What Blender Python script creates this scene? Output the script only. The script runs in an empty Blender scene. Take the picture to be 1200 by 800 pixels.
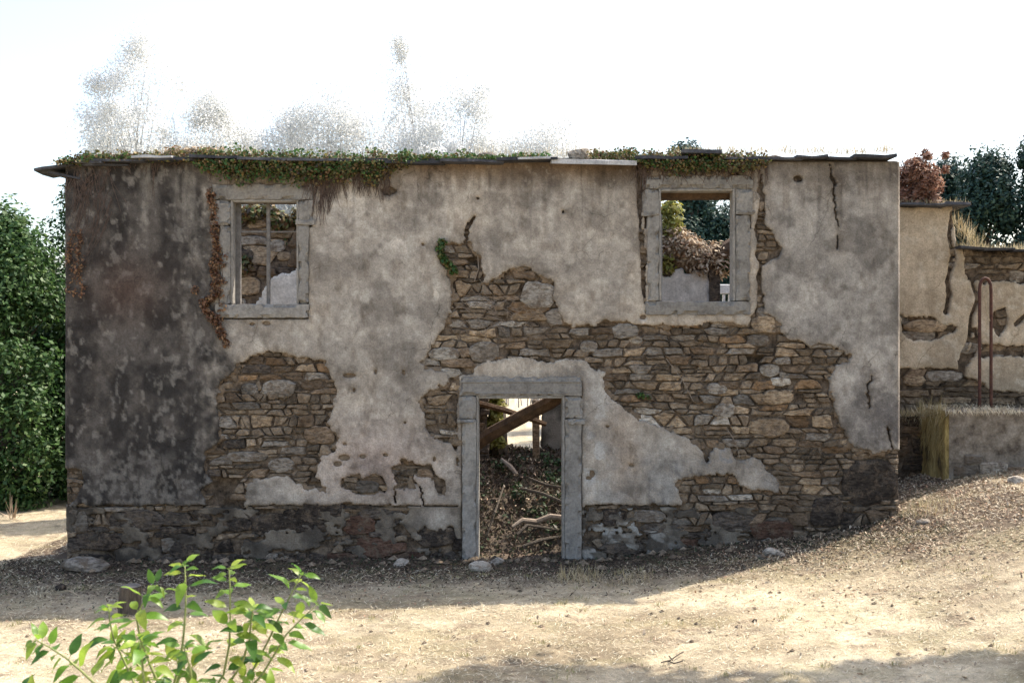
import bpy, math, random
import numpy as np
from mathutils import Vector, Matrix
random.seed(7); RNG = np.random.default_rng(7)
SC = bpy.context.scene; COL = SC.collection
R = math.radians
# ------------------------------------------------------------------ camera, world, sun, exposure
CAMZ = 2.83; CAMD = 14.0; FPX = 1260.0
cam_d = bpy.data.cameras.new('camera'); cam = bpy.data.objects.new('camera', cam_d); COL.objects.link(cam)
cam.location = (0, -CAMD, CAMZ); cam.rotation_euler = (R(90), 0, 0)
cam_d.sensor_width = 36; cam_d.lens = 36 * FPX / 1200; cam_d.clip_end = 3000; cam_d.clip_start = 0.1
cam_d.dof.use_dof = True; cam_d.dof.focus_distance = 14.0; cam_d.dof.aperture_fstop = 4.5
SC.camera = cam
SUN = Vector((3.6, 2.25, 5.2)).normalized()
sun_el = math.asin(SUN.z); sun_az = math.atan2(SUN.x, SUN.y)
w = bpy.data.worlds.new('World'); SC.world = w; w.use_nodes = True
nt = w.node_tree; nt.nodes.clear()
sky = nt.nodes.new('ShaderNodeTexSky'); sky.sky_type = 'NISHITA'; sky.sun_disc = False
sky.sun_elevation = sun_el; sky.sun_rotation = sun_az; sky.dust_density = 3.0; sky.air_density = 1.1; sky.ozone_density = 1.0
bgn = nt.nodes.new('ShaderNodeBackground'); bgn.inputs[1].default_value = 0.15
wo = nt.nodes.new('ShaderNodeOutputWorld')
# thin white summer haze: most of the blue is washed out of the sky
hs = nt.nodes.new('ShaderNodeHueSaturation'); hs.inputs['Saturation'].default_value = .95; hs.inputs['Value'].default_value = 1.0
nt.links.new(sky.outputs[0], hs.inputs['Color']); nt.links.new(hs.outputs[0], bgn.inputs[0]); nt.links.new(bgn.outputs[0], wo.inputs[0])
sl = bpy.data.lights.new('sun', 'SUN'); sl.energy = 3.3; sl.angle = R(0.53); sl.color = (1, 0.93, 0.82)
so = bpy.data.objects.new('sun', sl); COL.objects.link(so); so.location = (20, 10, 30)
so.rotation_euler = SUN.to_track_quat('Z', 'Y').to_euler()
SC.view_settings.view_transform = 'Standard'; SC.view_settings.look = 'None'
SC.view_settings.exposure = 1.4; SC.view_settings.gamma = 1.0

# ------------------------------------------------------------------ noise
def _h(i, j, s):
    n = (i.astype(np.int64) * 374761393 + j.astype(np.int64) * 668265263 + s * 1442695041) & 0xffffffff
    n = ((n ^ (n >> 13)) * 1274126177) & 0xffffffff
    return ((n ^ (n >> 16)) & 0xffff) / 65535.0
def vn(x, y, s=0):
    x = np.asarray(x, float); y = np.asarray(y, float)
    i = np.floor(x); j = np.floor(y); a = x - i; b = y - j
    a = a * a * (3 - 2 * a); b = b * b * (3 - 2 * b)
    return (_h(i, j, s) * (1 - a) + _h(i + 1, j, s) * a) * (1 - b) + (_h(i, j + 1, s) * (1 - a) + _h(i + 1, j + 1, s) * a) * b
def fbm(x, y, s=0, o=4):
    t = 0; k = 0.5; m = 0
    for q in range(o):
        t = t + k * vn(x * 2 ** q + 13.7 * q, y * 2 ** q - 7.1 * q, s + q); m += k; k *= 0.55
    return t / m
def ss(a, b, x):
    t = np.clip((np.asarray(x, float) - a) / (b - a), 0, 1); return t * t * (3 - 2 * t)
def lerp(a, b, t):
    t = np.asarray(t)[..., None]; return np.asarray(a) * (1 - t) + np.asarray(b) * t

# ------------------------------------------------------------------ ground height
def gh(x, y):
    x = np.asarray(x, float); y = np.asarray(y, float)
    p = np.interp(x, [-40, 1.2, 2.2, 3.7, 4.5, 5.1, 6.3, 9, 20, 60], [0, 0, .13, .27, .42, .60, .92, 1.25, 1.7, 2.6])
    f = 0.42 + 0.58 * ss(-5.5, -0.3, y) 
    z = p * f + 1.15 * ss(-6.2, -15, y)
    z = z - .17 * ss(1, -7, x) * ss(.5, -2.2, y)
    z = z + 0.045 * (fbm(x / 1.3, y / 1.3, 5) - .5) + 0.03 * (fbm(x / .25, y / .25, 8, 3) - .5)
    z = z + 2.5 * ss(30, 140, y) + .5*ss(20, 60, np.abs(x))
    return z
def gz(x, y): return float(gh(np.array([x]), np.array([y]))[0])

# ------------------------------------------------------------------ object helpers
WP = {}
def reg(o, world, parent):
    COL.objects.link(o)
    if parent is not None:
        o.parent = parent; o.location = Vector(world) - WP[parent.name]
    else: o.location = world
    WP[o.name] = Vector(world)
    return o
def tag(o, label=None, cat=None, group=None, kind=None):
    if label: o['label'] = label
    if cat: o['category'] = cat
    if group: o['group'] = group
    if kind: o['kind'] = kind
    return o
def empty(name, loc, label=None, cat=None, group=None, kind=None):
    o = bpy.data.objects.new(name, None); o.empty_display_size = .2
    reg(o, Vector(loc), None); return tag(o, label, cat, group, kind)
def mk(name, V, F, mat, parent=None, origin=None, smooth=False, colr=None):
    """V world coordinates, F list of index tuples or an (n,k) array"""
    V = np.asarray(V, dtype=np.float64).reshape(-1, 3)
    if origin is None: origin = (V.min(0) + V.max(0)) / 2; origin = np.array([origin[0], origin[1], V[:, 2].min()])
    origin = np.asarray(origin, float)
    me = bpy.data.meshes.new(name)
    if isinstance(F, np.ndarray):
        n, k = F.shape
        me.vertices.add(len(V)); me.vertices.foreach_set('co', (V - origin).astype(np.float32).ravel())
        me.loops.add(n * k); me.loops.foreach_set('vertex_index', F.astype(np.int32).ravel())
        me.polygons.add(n); me.polygons.foreach_set('loop_start', np.arange(0, n * k, k, dtype=np.int32))
        me.update(calc_edges=True)
    else:
        me.from_pydata([tuple(p) for p in (V - origin)], [], F); me.update()
    if smooth: me.polygons.foreach_set('use_smooth', np.ones(len(me.polygons), dtype=bool))
    if colr is not None:
        at = me.color_attributes.new('Col', 'FLOAT_COLOR', 'POINT')
        c = np.ones((len(V), 4), np.float32); c[:, :3] = colr; at.data.foreach_set('color', c.ravel())
    me.materials.append(mat)
    o = bpy.data.objects.new(name, me)
    return reg(o, Vector(origin), parent)
class MB:
    def __init__(s): s.v = []; s.f = []
    def add(s, V, F):
        b = len(s.v); s.v += [tuple(p) for p in V]; s.f += [tuple(i + b for i in f) for f in F]; return s
    def box(s, x0, x1, y0, y1, z0, z1, bev=0.0, jit=0.0, rot=None):
        b = min(bev, (x1 - x0) * .3, (y1 - y0) * .3, (z1 - z0) * .3)
        V, F = chamfer_box(x0, x1, y0, y1, z0, z1, b)
        V = np.array(V)
        if jit: V = V + RNG.normal(0, jit, V.shape)
        if rot is not None:
            c = V.mean(0); V = (V - c) @ np.array(rot.to_3x3()).T + c
        return s.add(V, F)
    def tube(s, pts, rad, n=6, cap=True):
        pts = [Vector([float(c) for c in p]) for p in pts]; m = len(pts)
        if not hasattr(rad, '__len__'): rad = [rad] * m
        V = []; F = []; up = Vector((0, 0, 1)); 
        for i, p in enumerate(pts):
            t = (pts[min(i + 1, m - 1)] - pts[max(i - 1, 0)]).normalized()
            a = t.cross(up if abs(t.z) < .9 else Vector((1, 0, 0))).normalized(); b = t.cross(a)
            if i and a.dot(pa) < 0: a = -a; b = -b
            pa = a
            for k in range(n):
                an = 2 * math.pi * k / n; V.append(p + float(rad[i]) * (math.cos(an) * a + math.sin(an) * b))
        for i in range(m - 1):
            for k in range(n):
                F.append((i * n + k, i * n + (k + 1) % n, (i + 1) * n + (k + 1) % n, (i + 1) * n + k))
        if cap: F.append(tuple(range(n))[::-1]); F.append(tuple((m - 1) * n + k for k in range(n)))
        return s.add(V, F)
    def build(s, name, mat, parent=None, origin=None, smooth=False):
        return mk(name, s.v, s.f, mat, parent, origin, smooth)
def chamfer_box(x0, x1, y0, y1, z0, z1, b):
    X = [x0, x1]; Y = [y0, y1]; Z = [z0, z1]
    V = []; idx = {}
    for i in (0, 1):
        for j in (0, 1):
            for k in (0, 1):
                sx = b if i == 0 else -b; sy = b if j == 0 else -b; sz = b if k == 0 else -b
                for ax in range(3):
                    p = [X[i] + sx, Y[j] + sy, Z[k] + sz]; p[ax] = (X[i], Y[j], Z[k])[ax]
                    idx[(i, j, k, ax)] = len(V); V.append(p)
    F = []
    g = lambda i, j, k, a: idx[(i, j, k, a)]
    for s_ in (0, 1):
        F.append([g(s_, 0, 0, 0), g(s_, 1, 0, 0), g(s_, 1, 1, 0), g(s_, 0, 1, 0)][::(1 if s_ else -1)])
        F.append([g(0, s_, 0, 1), g(1, s_, 0, 1), g(1, s_, 1, 1), g(0, s_, 1, 1)][::(-1 if s_ else 1)])
        F.append([g(0, 0, s_, 2), g(1, 0, s_, 2), g(1, 1, s_, 2), g(0, 1, s_, 2)][::(1 if s_ else -1)])
    if b > 0:
        for a in (0, 1):
            for c in (0, 1):
                F.append([g(0, a, c, 1), g(1, a, c, 1), g(1, a, c, 2), g(0, a, c, 2)])
                F.append([g(a, 0, c, 0), g(a, 1, c, 0), g(a, 1, c, 2), g(a, 0, c, 2)])
                F.append([g(a, c, 0, 0), g(a, c, 1, 0), g(a, c, 1, 1), g(a, c, 0, 1)])
                for k in (0, 1): F.append([g(a, c, k, 0), g(a, c, k, 1), g(a, c, k, 2)])
    return V, F

# ------------------------------------------------------------------ materials
def newmat(name):
    m = bpy.data.materials.new(name); m.use_nodes = True; nt = m.node_tree
    for n in list(nt.nodes):
        if n.type != 'OUTPUT_MATERIAL': nt.nodes.remove(n)
    return m, nt, nt.nodes['Material Output'] if 'Material Output' in nt.nodes else [n for n in nt.nodes if n.type == 'OUTPUT_MATERIAL'][0]
def N(nt, t, **kw):
    n = nt.nodes.new(t)
    for k, v in kw.items():
        if k.startswith('i_'):
            n.inputs[int(k[2:]) if k[2:].isdigit() else k[2:].replace('_', ' ')].default_value = v
        else: setattr(n, k, v)
    return n
def ramp(nt, cols, src):
    r = nt.nodes.new('ShaderNodeValToRGB'); e = r.color_ramp.elements
    while len(e) < len(cols): e.new(0.5)
    for q, (p, c) in enumerate(cols): e[q].position = p; e[q].color = (*c, 1)
    nt.links.new(src, r.inputs[0]); return r.outputs[0]
def mixc(nt, a, b, f, mode='MIX'):
    n = nt.nodes.new('ShaderNodeMix'); n.data_type = 'RGBA'; n.blend_type = mode
    for s_, v in ((n.inputs[6], a), (n.inputs[7], b), (n.inputs[0], f)):
        if isinstance(v, bpy.types.NodeSocket): nt.links.new(v, s_)
        elif isinstance(v, (int, float)): s_.default_value = v
        else: s_.default_value = (*v, 1)
    return n.outputs[2]
def coords(nt, world=True):
    if world: return N(nt, 'ShaderNodeNewGeometry').outputs['Position']
    return N(nt, 'ShaderNodeTexCoord').outputs['Object']
def noise(nt, co, scale, detail=6, rough=.6, stretch=None):
    if stretch:
        mp = N(nt, 'ShaderNodeMapping'); nt.links.new(co, mp.inputs[0]); mp.inputs['Scale'].default_value = stretch; co = mp.outputs[0]
    n = N(nt, 'ShaderNodeTexNoise'); n.inputs['Scale'].default_value = scale; n.inputs['Detail'].default_value = detail
    n.inputs['Roughness'].default_value = rough; nt.links.new(co, n.inputs['Vector']); return n.outputs['Fac']
def bump(nt, h, strength=.5, dist=.02, normal=None):
    b = N(nt, 'ShaderNodeBump'); b.inputs['Strength'].default_value = strength; b.inputs['Distance'].default_value = dist
    nt.links.new(h, b.inputs['Height'])
    if normal: nt.links.new(normal, b.inputs['Normal'])
    return b.outputs[0]
def rough_mat(name, stops, scale=4, detail=8, bscale=25, bstr=.6, bdist=.015, rough=.92, objvar=0.0, stretch=None, spots=None, vcol=False, world=True, isl=0, smear=None):
    m, nt, out = newmat(name); co = coords(nt, world)
    n1 = noise(nt, co, scale, detail, .65, stretch)
    if vcol:
        c = N(nt, 'ShaderNodeAttribute', attribute_name='Col').outputs['Color']
        g = ramp(nt, stops, n1); c = mixc(nt, c, g, 1.0, 'MULTIPLY')
        g2 = ramp(nt, [(.3, (.62, .61, .6)), (.5, (1, 1, 1)), (.7, (1.34, 1.34, 1.34))], noise(nt, co, scale * 6, 8, .8)); c = mixc(nt, c, g2, 1.0, 'MULTIPLY')
    else: c = ramp(nt, stops, n1)
    if not vcol:
        g2 = ramp(nt, [(.3, (.68, .68, .68)), (.5, (1, 1, 1)), (.7, (1.3, 1.3, 1.3))], noise(nt, co, scale * 6, 6, .75, stretch)); c = mixc(nt, c, g2, 1.0, 'MULTIPLY')
    if objvar:
        oi = N(nt, 'ShaderNodeObjectInfo').outputs['Random']
        v = N(nt, 'ShaderNodeMapRange', i_3=1 - objvar, i_4=1 + objvar); nt.links.new(oi, v.inputs[0])
        vv = N(nt, 'ShaderNodeCombineColor')
        for q in range(3): nt.links.new(v.outputs[0], vv.inputs[q])
        c = mixc(nt, c, vv.outputs[0], 1.0, 'MULTIPLY')
    if isl:
        v = N(nt, 'ShaderNodeMapRange', i_3=1 - isl, i_4=1 + isl); nt.links.new(N(nt, 'ShaderNodeNewGeometry').outputs['Random Per Island'], v.inputs[0])
        vv = N(nt, 'ShaderNodeCombineColor')
        for q in range(3): nt.links.new(v.outputs[0], vv.inputs[q])
        c = mixc(nt, c, vv.outputs[0], 1.0, 'MULTIPLY')
    if smear:
        big_ = ramp(nt, [(.35, (.62, .58, .54)), (.62, (1.2, 1.2, 1.2))], noise(nt, co, 1.6, 4, .6)); c = mixc(nt, c, big_, 1.0, 'MULTIPLY')
        f = ramp(nt, [(.5, (0, 0, 0)), (.6, (.85, .85, .85))], noise(nt, co, 6.5, 8, .75)); sm = ramp(nt, [(.35, tuple(q * .45 for q in smear)), (.6, smear)], noise(nt, co, 30, 6, .7)); c = mixc(nt, c, sm, f)
    if spots:
        sc_, lo, hi, colr, amt = spots
        f = ramp(nt, [(lo, (0, 0, 0)), (hi, (amt, amt, amt))], noise(nt, co, sc_, 6, .7)); c = mixc(nt, c, colr, f)
    p = N(nt, 'ShaderNodeBsdfPrincipled'); p.inputs['Roughness'].default_value = rough
    p.inputs['Specular IOR Level'].default_value = .25
    if vcol:
        st = ramp(nt, [(.42, (.74, .71, .68)), (.56, (1, 1, 1))], noise(nt, co, 3.2, 7, .7, (3.4, 1, .42))); c = mixc(nt, c, st, .25, 'MULTIPLY')
        gr = ramp(nt, [(.34, (.5, .48, .46)), (.44, (1, 1, 1)), (.62, (1.05, 1.05, 1.05)), (.72, (1.4, 1.4, 1.4))], noise(nt, co, 75, 4, .8)); c = mixc(nt, c, gr, .75, 'MULTIPLY')
        dn = N(nt, 'ShaderNodeTexNoise'); dn.inputs['Scale'].default_value = 2.2; dn.inputs['Detail'].default_value = 6; nt.links.new(co, dn.inputs['Vector'])
        va = N(nt, 'ShaderNodeVectorMath', operation='MULTIPLY_ADD'); nt.links.new(dn.outputs['Color'], va.inputs[0]); va.inputs[1].default_value = (.5, .5, .5); nt.links.new(co, va.inputs[2])
        vo = N(nt, 'ShaderNodeTexVoronoi', feature='DISTANCE_TO_EDGE'); vo.inputs['Scale'].default_value = 1.05; nt.links.new(va.outputs[0], vo.inputs['Vector'])
        ck = ramp(nt, [(.0, (.35, .33, .3)), (.006, (1, 1, 1))], vo.outputs['Distance']); mk_ = ramp(nt, [(.5, (0, 0, 0)), (.58, (.8, .8, .8))], noise(nt, co, 1.3, 3, .5)); c = mixc(nt, c, mixc(nt, c, ck, 1.0, 'MULTIPLY'), mk_)
    nt.links.new(c, p.inputs['Base Color'])
    h = noise(nt, co, bscale, 8, .7, stretch)
    nt.links.new(bump(nt, h, bstr, bdist), p.inputs['Normal']); nt.links.new(p.outputs[0], out.inputs[0])
    return m
def leaf_mat(name, cols, trans=.35, tcol=None, rough=.55, spec=.3, obj=False):
    m, nt, out = newmat(name)
    r = N(nt, 'ShaderNodeObjectInfo').outputs['Random'] if obj else N(nt, 'ShaderNodeNewGeometry').outputs['Random Per Island']
    k = len(cols); c = ramp(nt, [((q + .5) / k, cc) for q, cc in enumerate(cols)], r)
    if obj:
        n1 = noise(nt, coords(nt, False), 25, 4, .6)
        c = mixc(nt, c, ramp(nt, [(.3, (.7, .7, .7)), (.7, (1.2, 1.2, 1.2))], n1), 1.0, 'MULTIPLY')
    p = N(nt, 'ShaderNodeBsdfPrincipled'); p.inputs['Roughness'].default_value = rough; p.inputs['Specular IOR Level'].default_value = spec
    nt.links.new(c, p.inputs['Base Color'])
    t = N(nt, 'ShaderNodeBsdfTranslucent'); tc = mixc(nt, c, tcol or (1, 1, 1), .35 if tcol else 0.0); nt.links.new(tc, t.inputs[0])
    mx = N(nt, 'ShaderNodeMixShader'); mx.inputs[0].default_value = trans
    nt.links.new(p.outputs[0], mx.inputs[1]); nt.links.new(t.outputs[0], mx.inputs[2]); nt.links.new(mx.outputs[0], out.inputs[0])
    return m
M = {}
M['plaster'] = rough_mat('plaster', [(.3, (.90, .86, .79)), (.5, (1.07, 1.03, .955)), (.7, (1.17, 1.13, 1.06))], 7, 10, 38, .9, .02, vcol=True)
M['mortar'] = rough_mat('earth_mortar', [(.34, (.03, .022, .015)), (.5, (.125, .092, .064)), (.68, (.25, .19, .135))], 9, 9, 40, .9, .03)
def stone(name, a, b, lich=.5):
    return rough_mat(name, [(.34, tuple(q * .38 for q in a)), (.47, a), (.62, b)], 13, 9, 34, 1.0, .045, objvar=.4, smear=(.235, .172, .118), stretch=(1, 1, 2.6), spots=(14, .6, .72, (.42, .40, .36), lich))
M['s_tan'] = stone('stone_tan', (.37, .265, .165), (.52, .40, .27), .5)
M['s_rust'] = stone('stone_rust', (.29, .18, .095), (.40, .265, .155), .2)
M['s_brown'] = stone('stone_brown', (.215, .15, .095), (.335, .245, .165), .3)
M['s_grey'] = stone('stone_grey', (.25, .215, .175), (.38, .335, .28), .5)
M['s_pale'] = stone('stone_pale', (.45, .395, .325), (.60, .545, .465), .6)
M['s_dark'] = stone('stone_dark', (.075, .06, .048), (.14, .115, .093), .25)
M['s_black'] = stone('stone_black', (.05, .038, .03), (.10, .08, .063), .15)
M['s_redd'] = stone('stone_reddish', (.12, .065, .043), (.18, .105, .072), .15)
M['s_mix'] = rough_mat('stone_chips', [(.32, (.10, .075, .052)), (.48, (.19, .145, .10)), (.66, (.29, .23, .165))], 12, 9, 30, 1.0, .03, isl=.5, smear=(.235, .172, .118))
M['granite'] = rough_mat('granite', [(.3, (.125, .11, .095)), (.5, (.24, .22, .192)), (.7, (.35, .325, .29))], 5, 10, 60, .7, .012, objvar=.12, spots=(5, .52, .68, (.12, .10, .08), .65))
M['slate'] = rough_mat('slate', [(.35, (.035, .036, .042)), (.6, (.075, .075, .082)), (.75, (.16, .16, .16))], 7, 8, 30, .6, .01, objvar=.3)
M['slate_pale'] = rough_mat('slate_pale', [(.3, (.28, .28, .29)), (.7, (.52, .52, .52))], 7, 8, 30, .6, .01)
M['wood'] = rough_mat('old_wood', [(.3, (.05, .033, .022)), (.6, (.13, .085, .055)), (.8, (.2, .14, .095))], 5, 8, 14, .9, .02, stretch=(8, 8, 1))
M['beam'] = rough_mat('beam_wood', [(.3, (.045, .03, .02)), (.6, (.12, .075, .045)), (.8, (.19, .13, .085))], 9, 8, 20, .9, .02)
M['grey_wood'] = rough_mat('weathered_wood', [(.3, (.15, .145, .14)), (.6, (.3, .29, .28)), (.8, (.42, .41, .40))], 12, 8, 40, .6, .008, stretch=(1, 1, .2))
M['wood_grey_dark'] = rough_mat('weathered_cut_wood', [(.3, (.09, .08, .07)), (.6, (.17, .155, .14)), (.8, (.26, .24, .22))], 14, 8, 40, .6, .008)
M['hazed_bark'] = rough_mat('hazed_bark', [(.3, (.38, .37, .36)), (.7, (.6, .59, .57))], 12, 6, 30, .5, .008)  # bark whitened to go with the painted haze
M['rust'] = rough_mat('rusty_iron', [(.3, (.045, .022, .018)), (.6, (.11, .05, .035)), (.8, (.17, .085, .055))], 14, 8, 90, .5, .004, rough=.75)
M['bark'] = rough_mat('bark', [(.3, (.05, .04, .03)), (.7, (.15, .12, .09))], 8, 8, 20, .9, .02, stretch=(3, 3, 1))
M['dry_twig'] = rough_mat('dry_twig', [(.3, (.16, .12, .09)), (.7, (.33, .27, .21))], 20, 5, 40, .4, .004)
M['vine'] = rough_mat('vine_stem', [(.3, (.055, .036, .028)), (.7, (.14, .10, .08))], 20, 5, 40, .4, .004)
M['earth'] = rough_mat('earth', [(.3, (.06, .045, .03)), (.6, (.13, .10, .07)), (.8, (.2, .16, .11))], 6, 9, 30, .9, .03)
M['whitewash'] = rough_mat('whitewash', [(.3, (.84, .8, .74)), (.6, (1.05, 1, .93))], 4, 9, 30, .5, .012, vcol=True)
M['white_board'] = rough_mat('white_paint', [(.3, (.6, .6, .58)), (.7, (.8, .8, .78))], 4, 6, 30, .3, .005, rough=.6)
M['lichen'] = rough_mat('ochre_render', [(.36, (.05, .038, .024)), (.48, (.22, .16, .06)), (.64, (.44, .34, .14))], 6, 9, 30, 1.0, .03, stretch=(1, 1, .35))
M['concrete'] = rough_mat('old_render', [(.32, (.065, .05, .038)), (.5, (.20, .168, .132)), (.68, (.33, .29, .24))], 5, 10, 35, .7, .015)
M['ivy'] = leaf_mat('ivy_leaf', [(.03, .075, .018), (.055, .13, .03), (.085, .16, .035), (.03, .06, .02), (.16, .17, .05), (.15, .095, .04)], .3)
M['ivy_mid'] = leaf_mat('shaded_ivy_leaf', [(.022, .05, .016), (.035, .075, .02), (.05, .09, .028), (.06, .045, .025), (.03, .04, .02)], .15)  # darker ivy colours with the mound's shade painted in
M['ivy_dead'] = leaf_mat('dead_ivy_leaf', [(.12, .05, .028), (.2, .10, .05), (.27, .16, .08), (.08, .045, .03)], .2)
M['ivy_mix'] = leaf_mat('autumn_ivy_leaf', [(.12, .06, .028), (.035, .08, .02), (.22, .13, .06), (.06, .11, .03), (.28, .2, .07), (.04, .03, .02)], .25)
M['red_dry'] = leaf_mat('red_dry_leaf', [(.34, .17, .11), (.24, .12, .075), (.48, .30, .21), (.14, .065, .045)], .3)
M['tree'] = leaf_mat('tree_leaf', [(.03, .07, .018), (.045, .10, .026), (.07, .14, .035), (.12, .18, .06), (.04, .085, .03)], .35)
M['tree_dark'] = leaf_mat('dark_tree_leaf', [(.018, .042, .035), (.026, .06, .048), (.035, .08, .058), (.06, .10, .06)], .25)
M['ghost'] = leaf_mat('hazed_leaf', [(.70, .71, .69), (.78, .78, .77), (.62, .63, .60), (.82, .82, .81)], .62)  # leaf colours whitened to paint the haze above the roofline
M['yellowish'] = leaf_mat('yellow_leaf', [(.25, .24, .05), (.18, .2, .05), (.34, .3, .1)], .4)
M['straw'] = leaf_mat('straw', [(.54, .455, .31), (.64, .55, .39), (.40, .32, .2), (.72, .64, .48)], .15, rough=.7)
M['drygrass'] = leaf_mat('dry_grass', [(.40, .33, .18), (.52, .43, .25), (.30, .22, .12), (.6, .52, .36)], .3, rough=.7)
M['drygrass_yellow'] = leaf_mat('yellow_dry_grass', [(.45, .34, .13), (.55, .43, .18), (.30, .22, .09), (.62, .52, .28)], .3, rough=.7)
M['tuft_green'] = leaf_mat('tuft_blade', [(.30, .27, .12), (.22, .24, .08), (.42, .35, .19), (.5, .42, .26)], .3, rough=.7)
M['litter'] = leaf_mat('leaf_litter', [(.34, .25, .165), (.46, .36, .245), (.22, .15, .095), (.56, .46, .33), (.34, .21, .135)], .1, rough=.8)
M['litter_dark'] = leaf_mat('shade_litter', [(.05, .034, .024), (.085, .056, .038), (.03, .026, .018), (.14, .095, .065), (.035, .055, .022)], .1, rough=.8)  # litter colours darkened to stand for shade at wall foot and mound
M['shrub'] = leaf_mat('shrub_leaf', [(.07, .17, .025), (.17, .31, .03), (.36, .44, .06), (.05, .12, .02), (.34, .46, .05), (.14, .28, .03)], .55, rough=.4, spec=.5, obj=True)
M['shrub_stem'] = rough_mat('green_stem', [(.3, (.16, .18, .06)), (.7, (.3, .32, .12))], 20, 4, 30, .2, .002, rough=.6)

# ------------------------------------------------------------------ wall frames
class Fr:
    """a wall plane facing the camera side at distance d: photo-measured u (right), v (down) -> metres"""
    def __init__(s, d): s.d = d; s.k = d / FPX; s.y = d - CAMD
    def p(s, u, v, dy=0.0):
        u = np.asarray(u, float); v = np.asarray(v, float)
        return np.stack([(u - 600) * s.k, s.y + dy + 0 * u, CAMZ + (400 - v) * s.k], -1)
    def P(s, u, v, dy=0.0): return Vector(s.p(u, v, dy).tolist())
FW = Fr(14.0)
def sd_poly(u, v, P):
    """signed distance, negative inside"""
    P = np.array(P, float); d = np.full(u.shape, 1e9); s = np.ones(u.shape); n = len(P)
    for i in range(n):
        a = P[i]; b = P[i - 1]; e = b - a; wx = u - a[0]; wy = v - a[1]
        t = np.clip((wx * e[0] + wy * e[1]) / max(e @ e, 1e-9), 0, 1)
        dx = wx - e[0] * t; dy = wy - e[1] * t; d = np.minimum(d, dx * dx + dy * dy)
        c1 = v >= a[1]; c2 = v < b[1]; c3 = e[0] * wy > e[1] * wx
        flip = (c1 & c2 & c3) | (~c1 & ~c2 & ~c3); s = np.where(flip, -s, s)
    return s * np.sqrt(d)
def sd_line(u, v, L, hw):
    d = np.full(u.shape, 1e9)
    for a, b in zip(L[:-1], L[1:]):
        a = np.array(a, float); b = np.array(b, float); e = b - a; wx = u - a[0]; wy = v - a[1]
        t = np.clip((wx * e[0] + wy * e[1]) / max(e @ e, 1e-9), 0, 1)
        d = np.minimum(d, np.hypot(wx - e[0] * t, wy - e[1] * t))
    return d - hw
def sd_rect(u, v, x0, x1, y0, y1):
    dx = np.maximum(x0 - u, u - x1); dy = np.maximum(y0 - v, v - y1)
    return np.minimum(np.maximum(dx, dy), 0) + np.hypot(np.maximum(dx, 0), np.maximum(dy, 0))
def sheet(name, fr, u0, u1, v0, v1, st, F, front, back, mat, parent, colf=None, closed=False):
    us = np.arange(u0, u1 + st * .5, st); vs = np.arange(v0, v1 + st * .5, st)
    U, Vv = np.meshgrid(us, vs); K = F(U, Vv)
    gy, gx = np.gradient(K, st); gl = np.maximum(gx * gx + gy * gy, .05)
    near = np.abs(K) < .75 * st * np.sqrt(gl)
    U2 = np.where(near, U - K * gx / gl, U); V2 = np.where(near, Vv - K * gy / gl, Vv)
    U2 = np.clip(U2, U - .6 * st, U + .6 * st); V2 = np.clip(V2, Vv - .6 * st, Vv + .6 * st)
    keep = near | (K > 0)
    C = keep[:-1, :-1] & keep[1:, :-1] & keep[:-1, 1:] & keep[1:, 1:] & ((K[:-1, :-1] + K[1:, 1:] + K[1:, :-1] + K[:-1, 1:]) > 0)
    nv, nu = U.shape; idx = np.arange(nv * nu).reshape(nv, nu)
    a = idx[:-1, :-1]; b = idx[:-1, 1:]; c = idx[1:, 1:]; d = idx[1:, :-1]
    Fq = [np.stack([a[C], d[C], c[C], b[C]], -1)]
    off = nv * nu
    if closed: Fq.append(np.stack([a[C], b[C], c[C], d[C]], -1) + off)
    Cp = np.pad(C, 1)
    for (nb, p, q) in ((Cp[:-2, 1:-1], a, b), (Cp[2:, 1:-1], c, d), (Cp[1:-1, :-2], d, a), (Cp[1:-1, 2:], b, c)):
        m = C & ~nb; P_ = p[m]; Q_ = q[m]; Fq.append(np.stack([P_, Q_, Q_ + off, P_ + off], -1))
    Fq = np.concatenate(Fq)
    yf = front(U2, V2, K); yb = back + 0 * U2
    A = fr.p(U2, V2); A[..., 1] = fr.y + yf; B = fr.p(U2, V2); B[..., 1] = fr.y + yb
    VV = np.concatenate([A.reshape(-1, 3), B.reshape(-1, 3)])
    cc = None
    if colf is not None:
        cc = np.broadcast_to(colf(U2, V2, K), U2.shape + (3,)).reshape(-1, 3); cc = np.concatenate([cc, cc * .8])
    used = np.unique(Fq); rm = np.zeros(len(VV), int); rm[used] = np.arange(len(used))
    return mk(name, VV[used], rm[Fq], mat, parent, colr=None if cc is None else cc[used])
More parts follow.
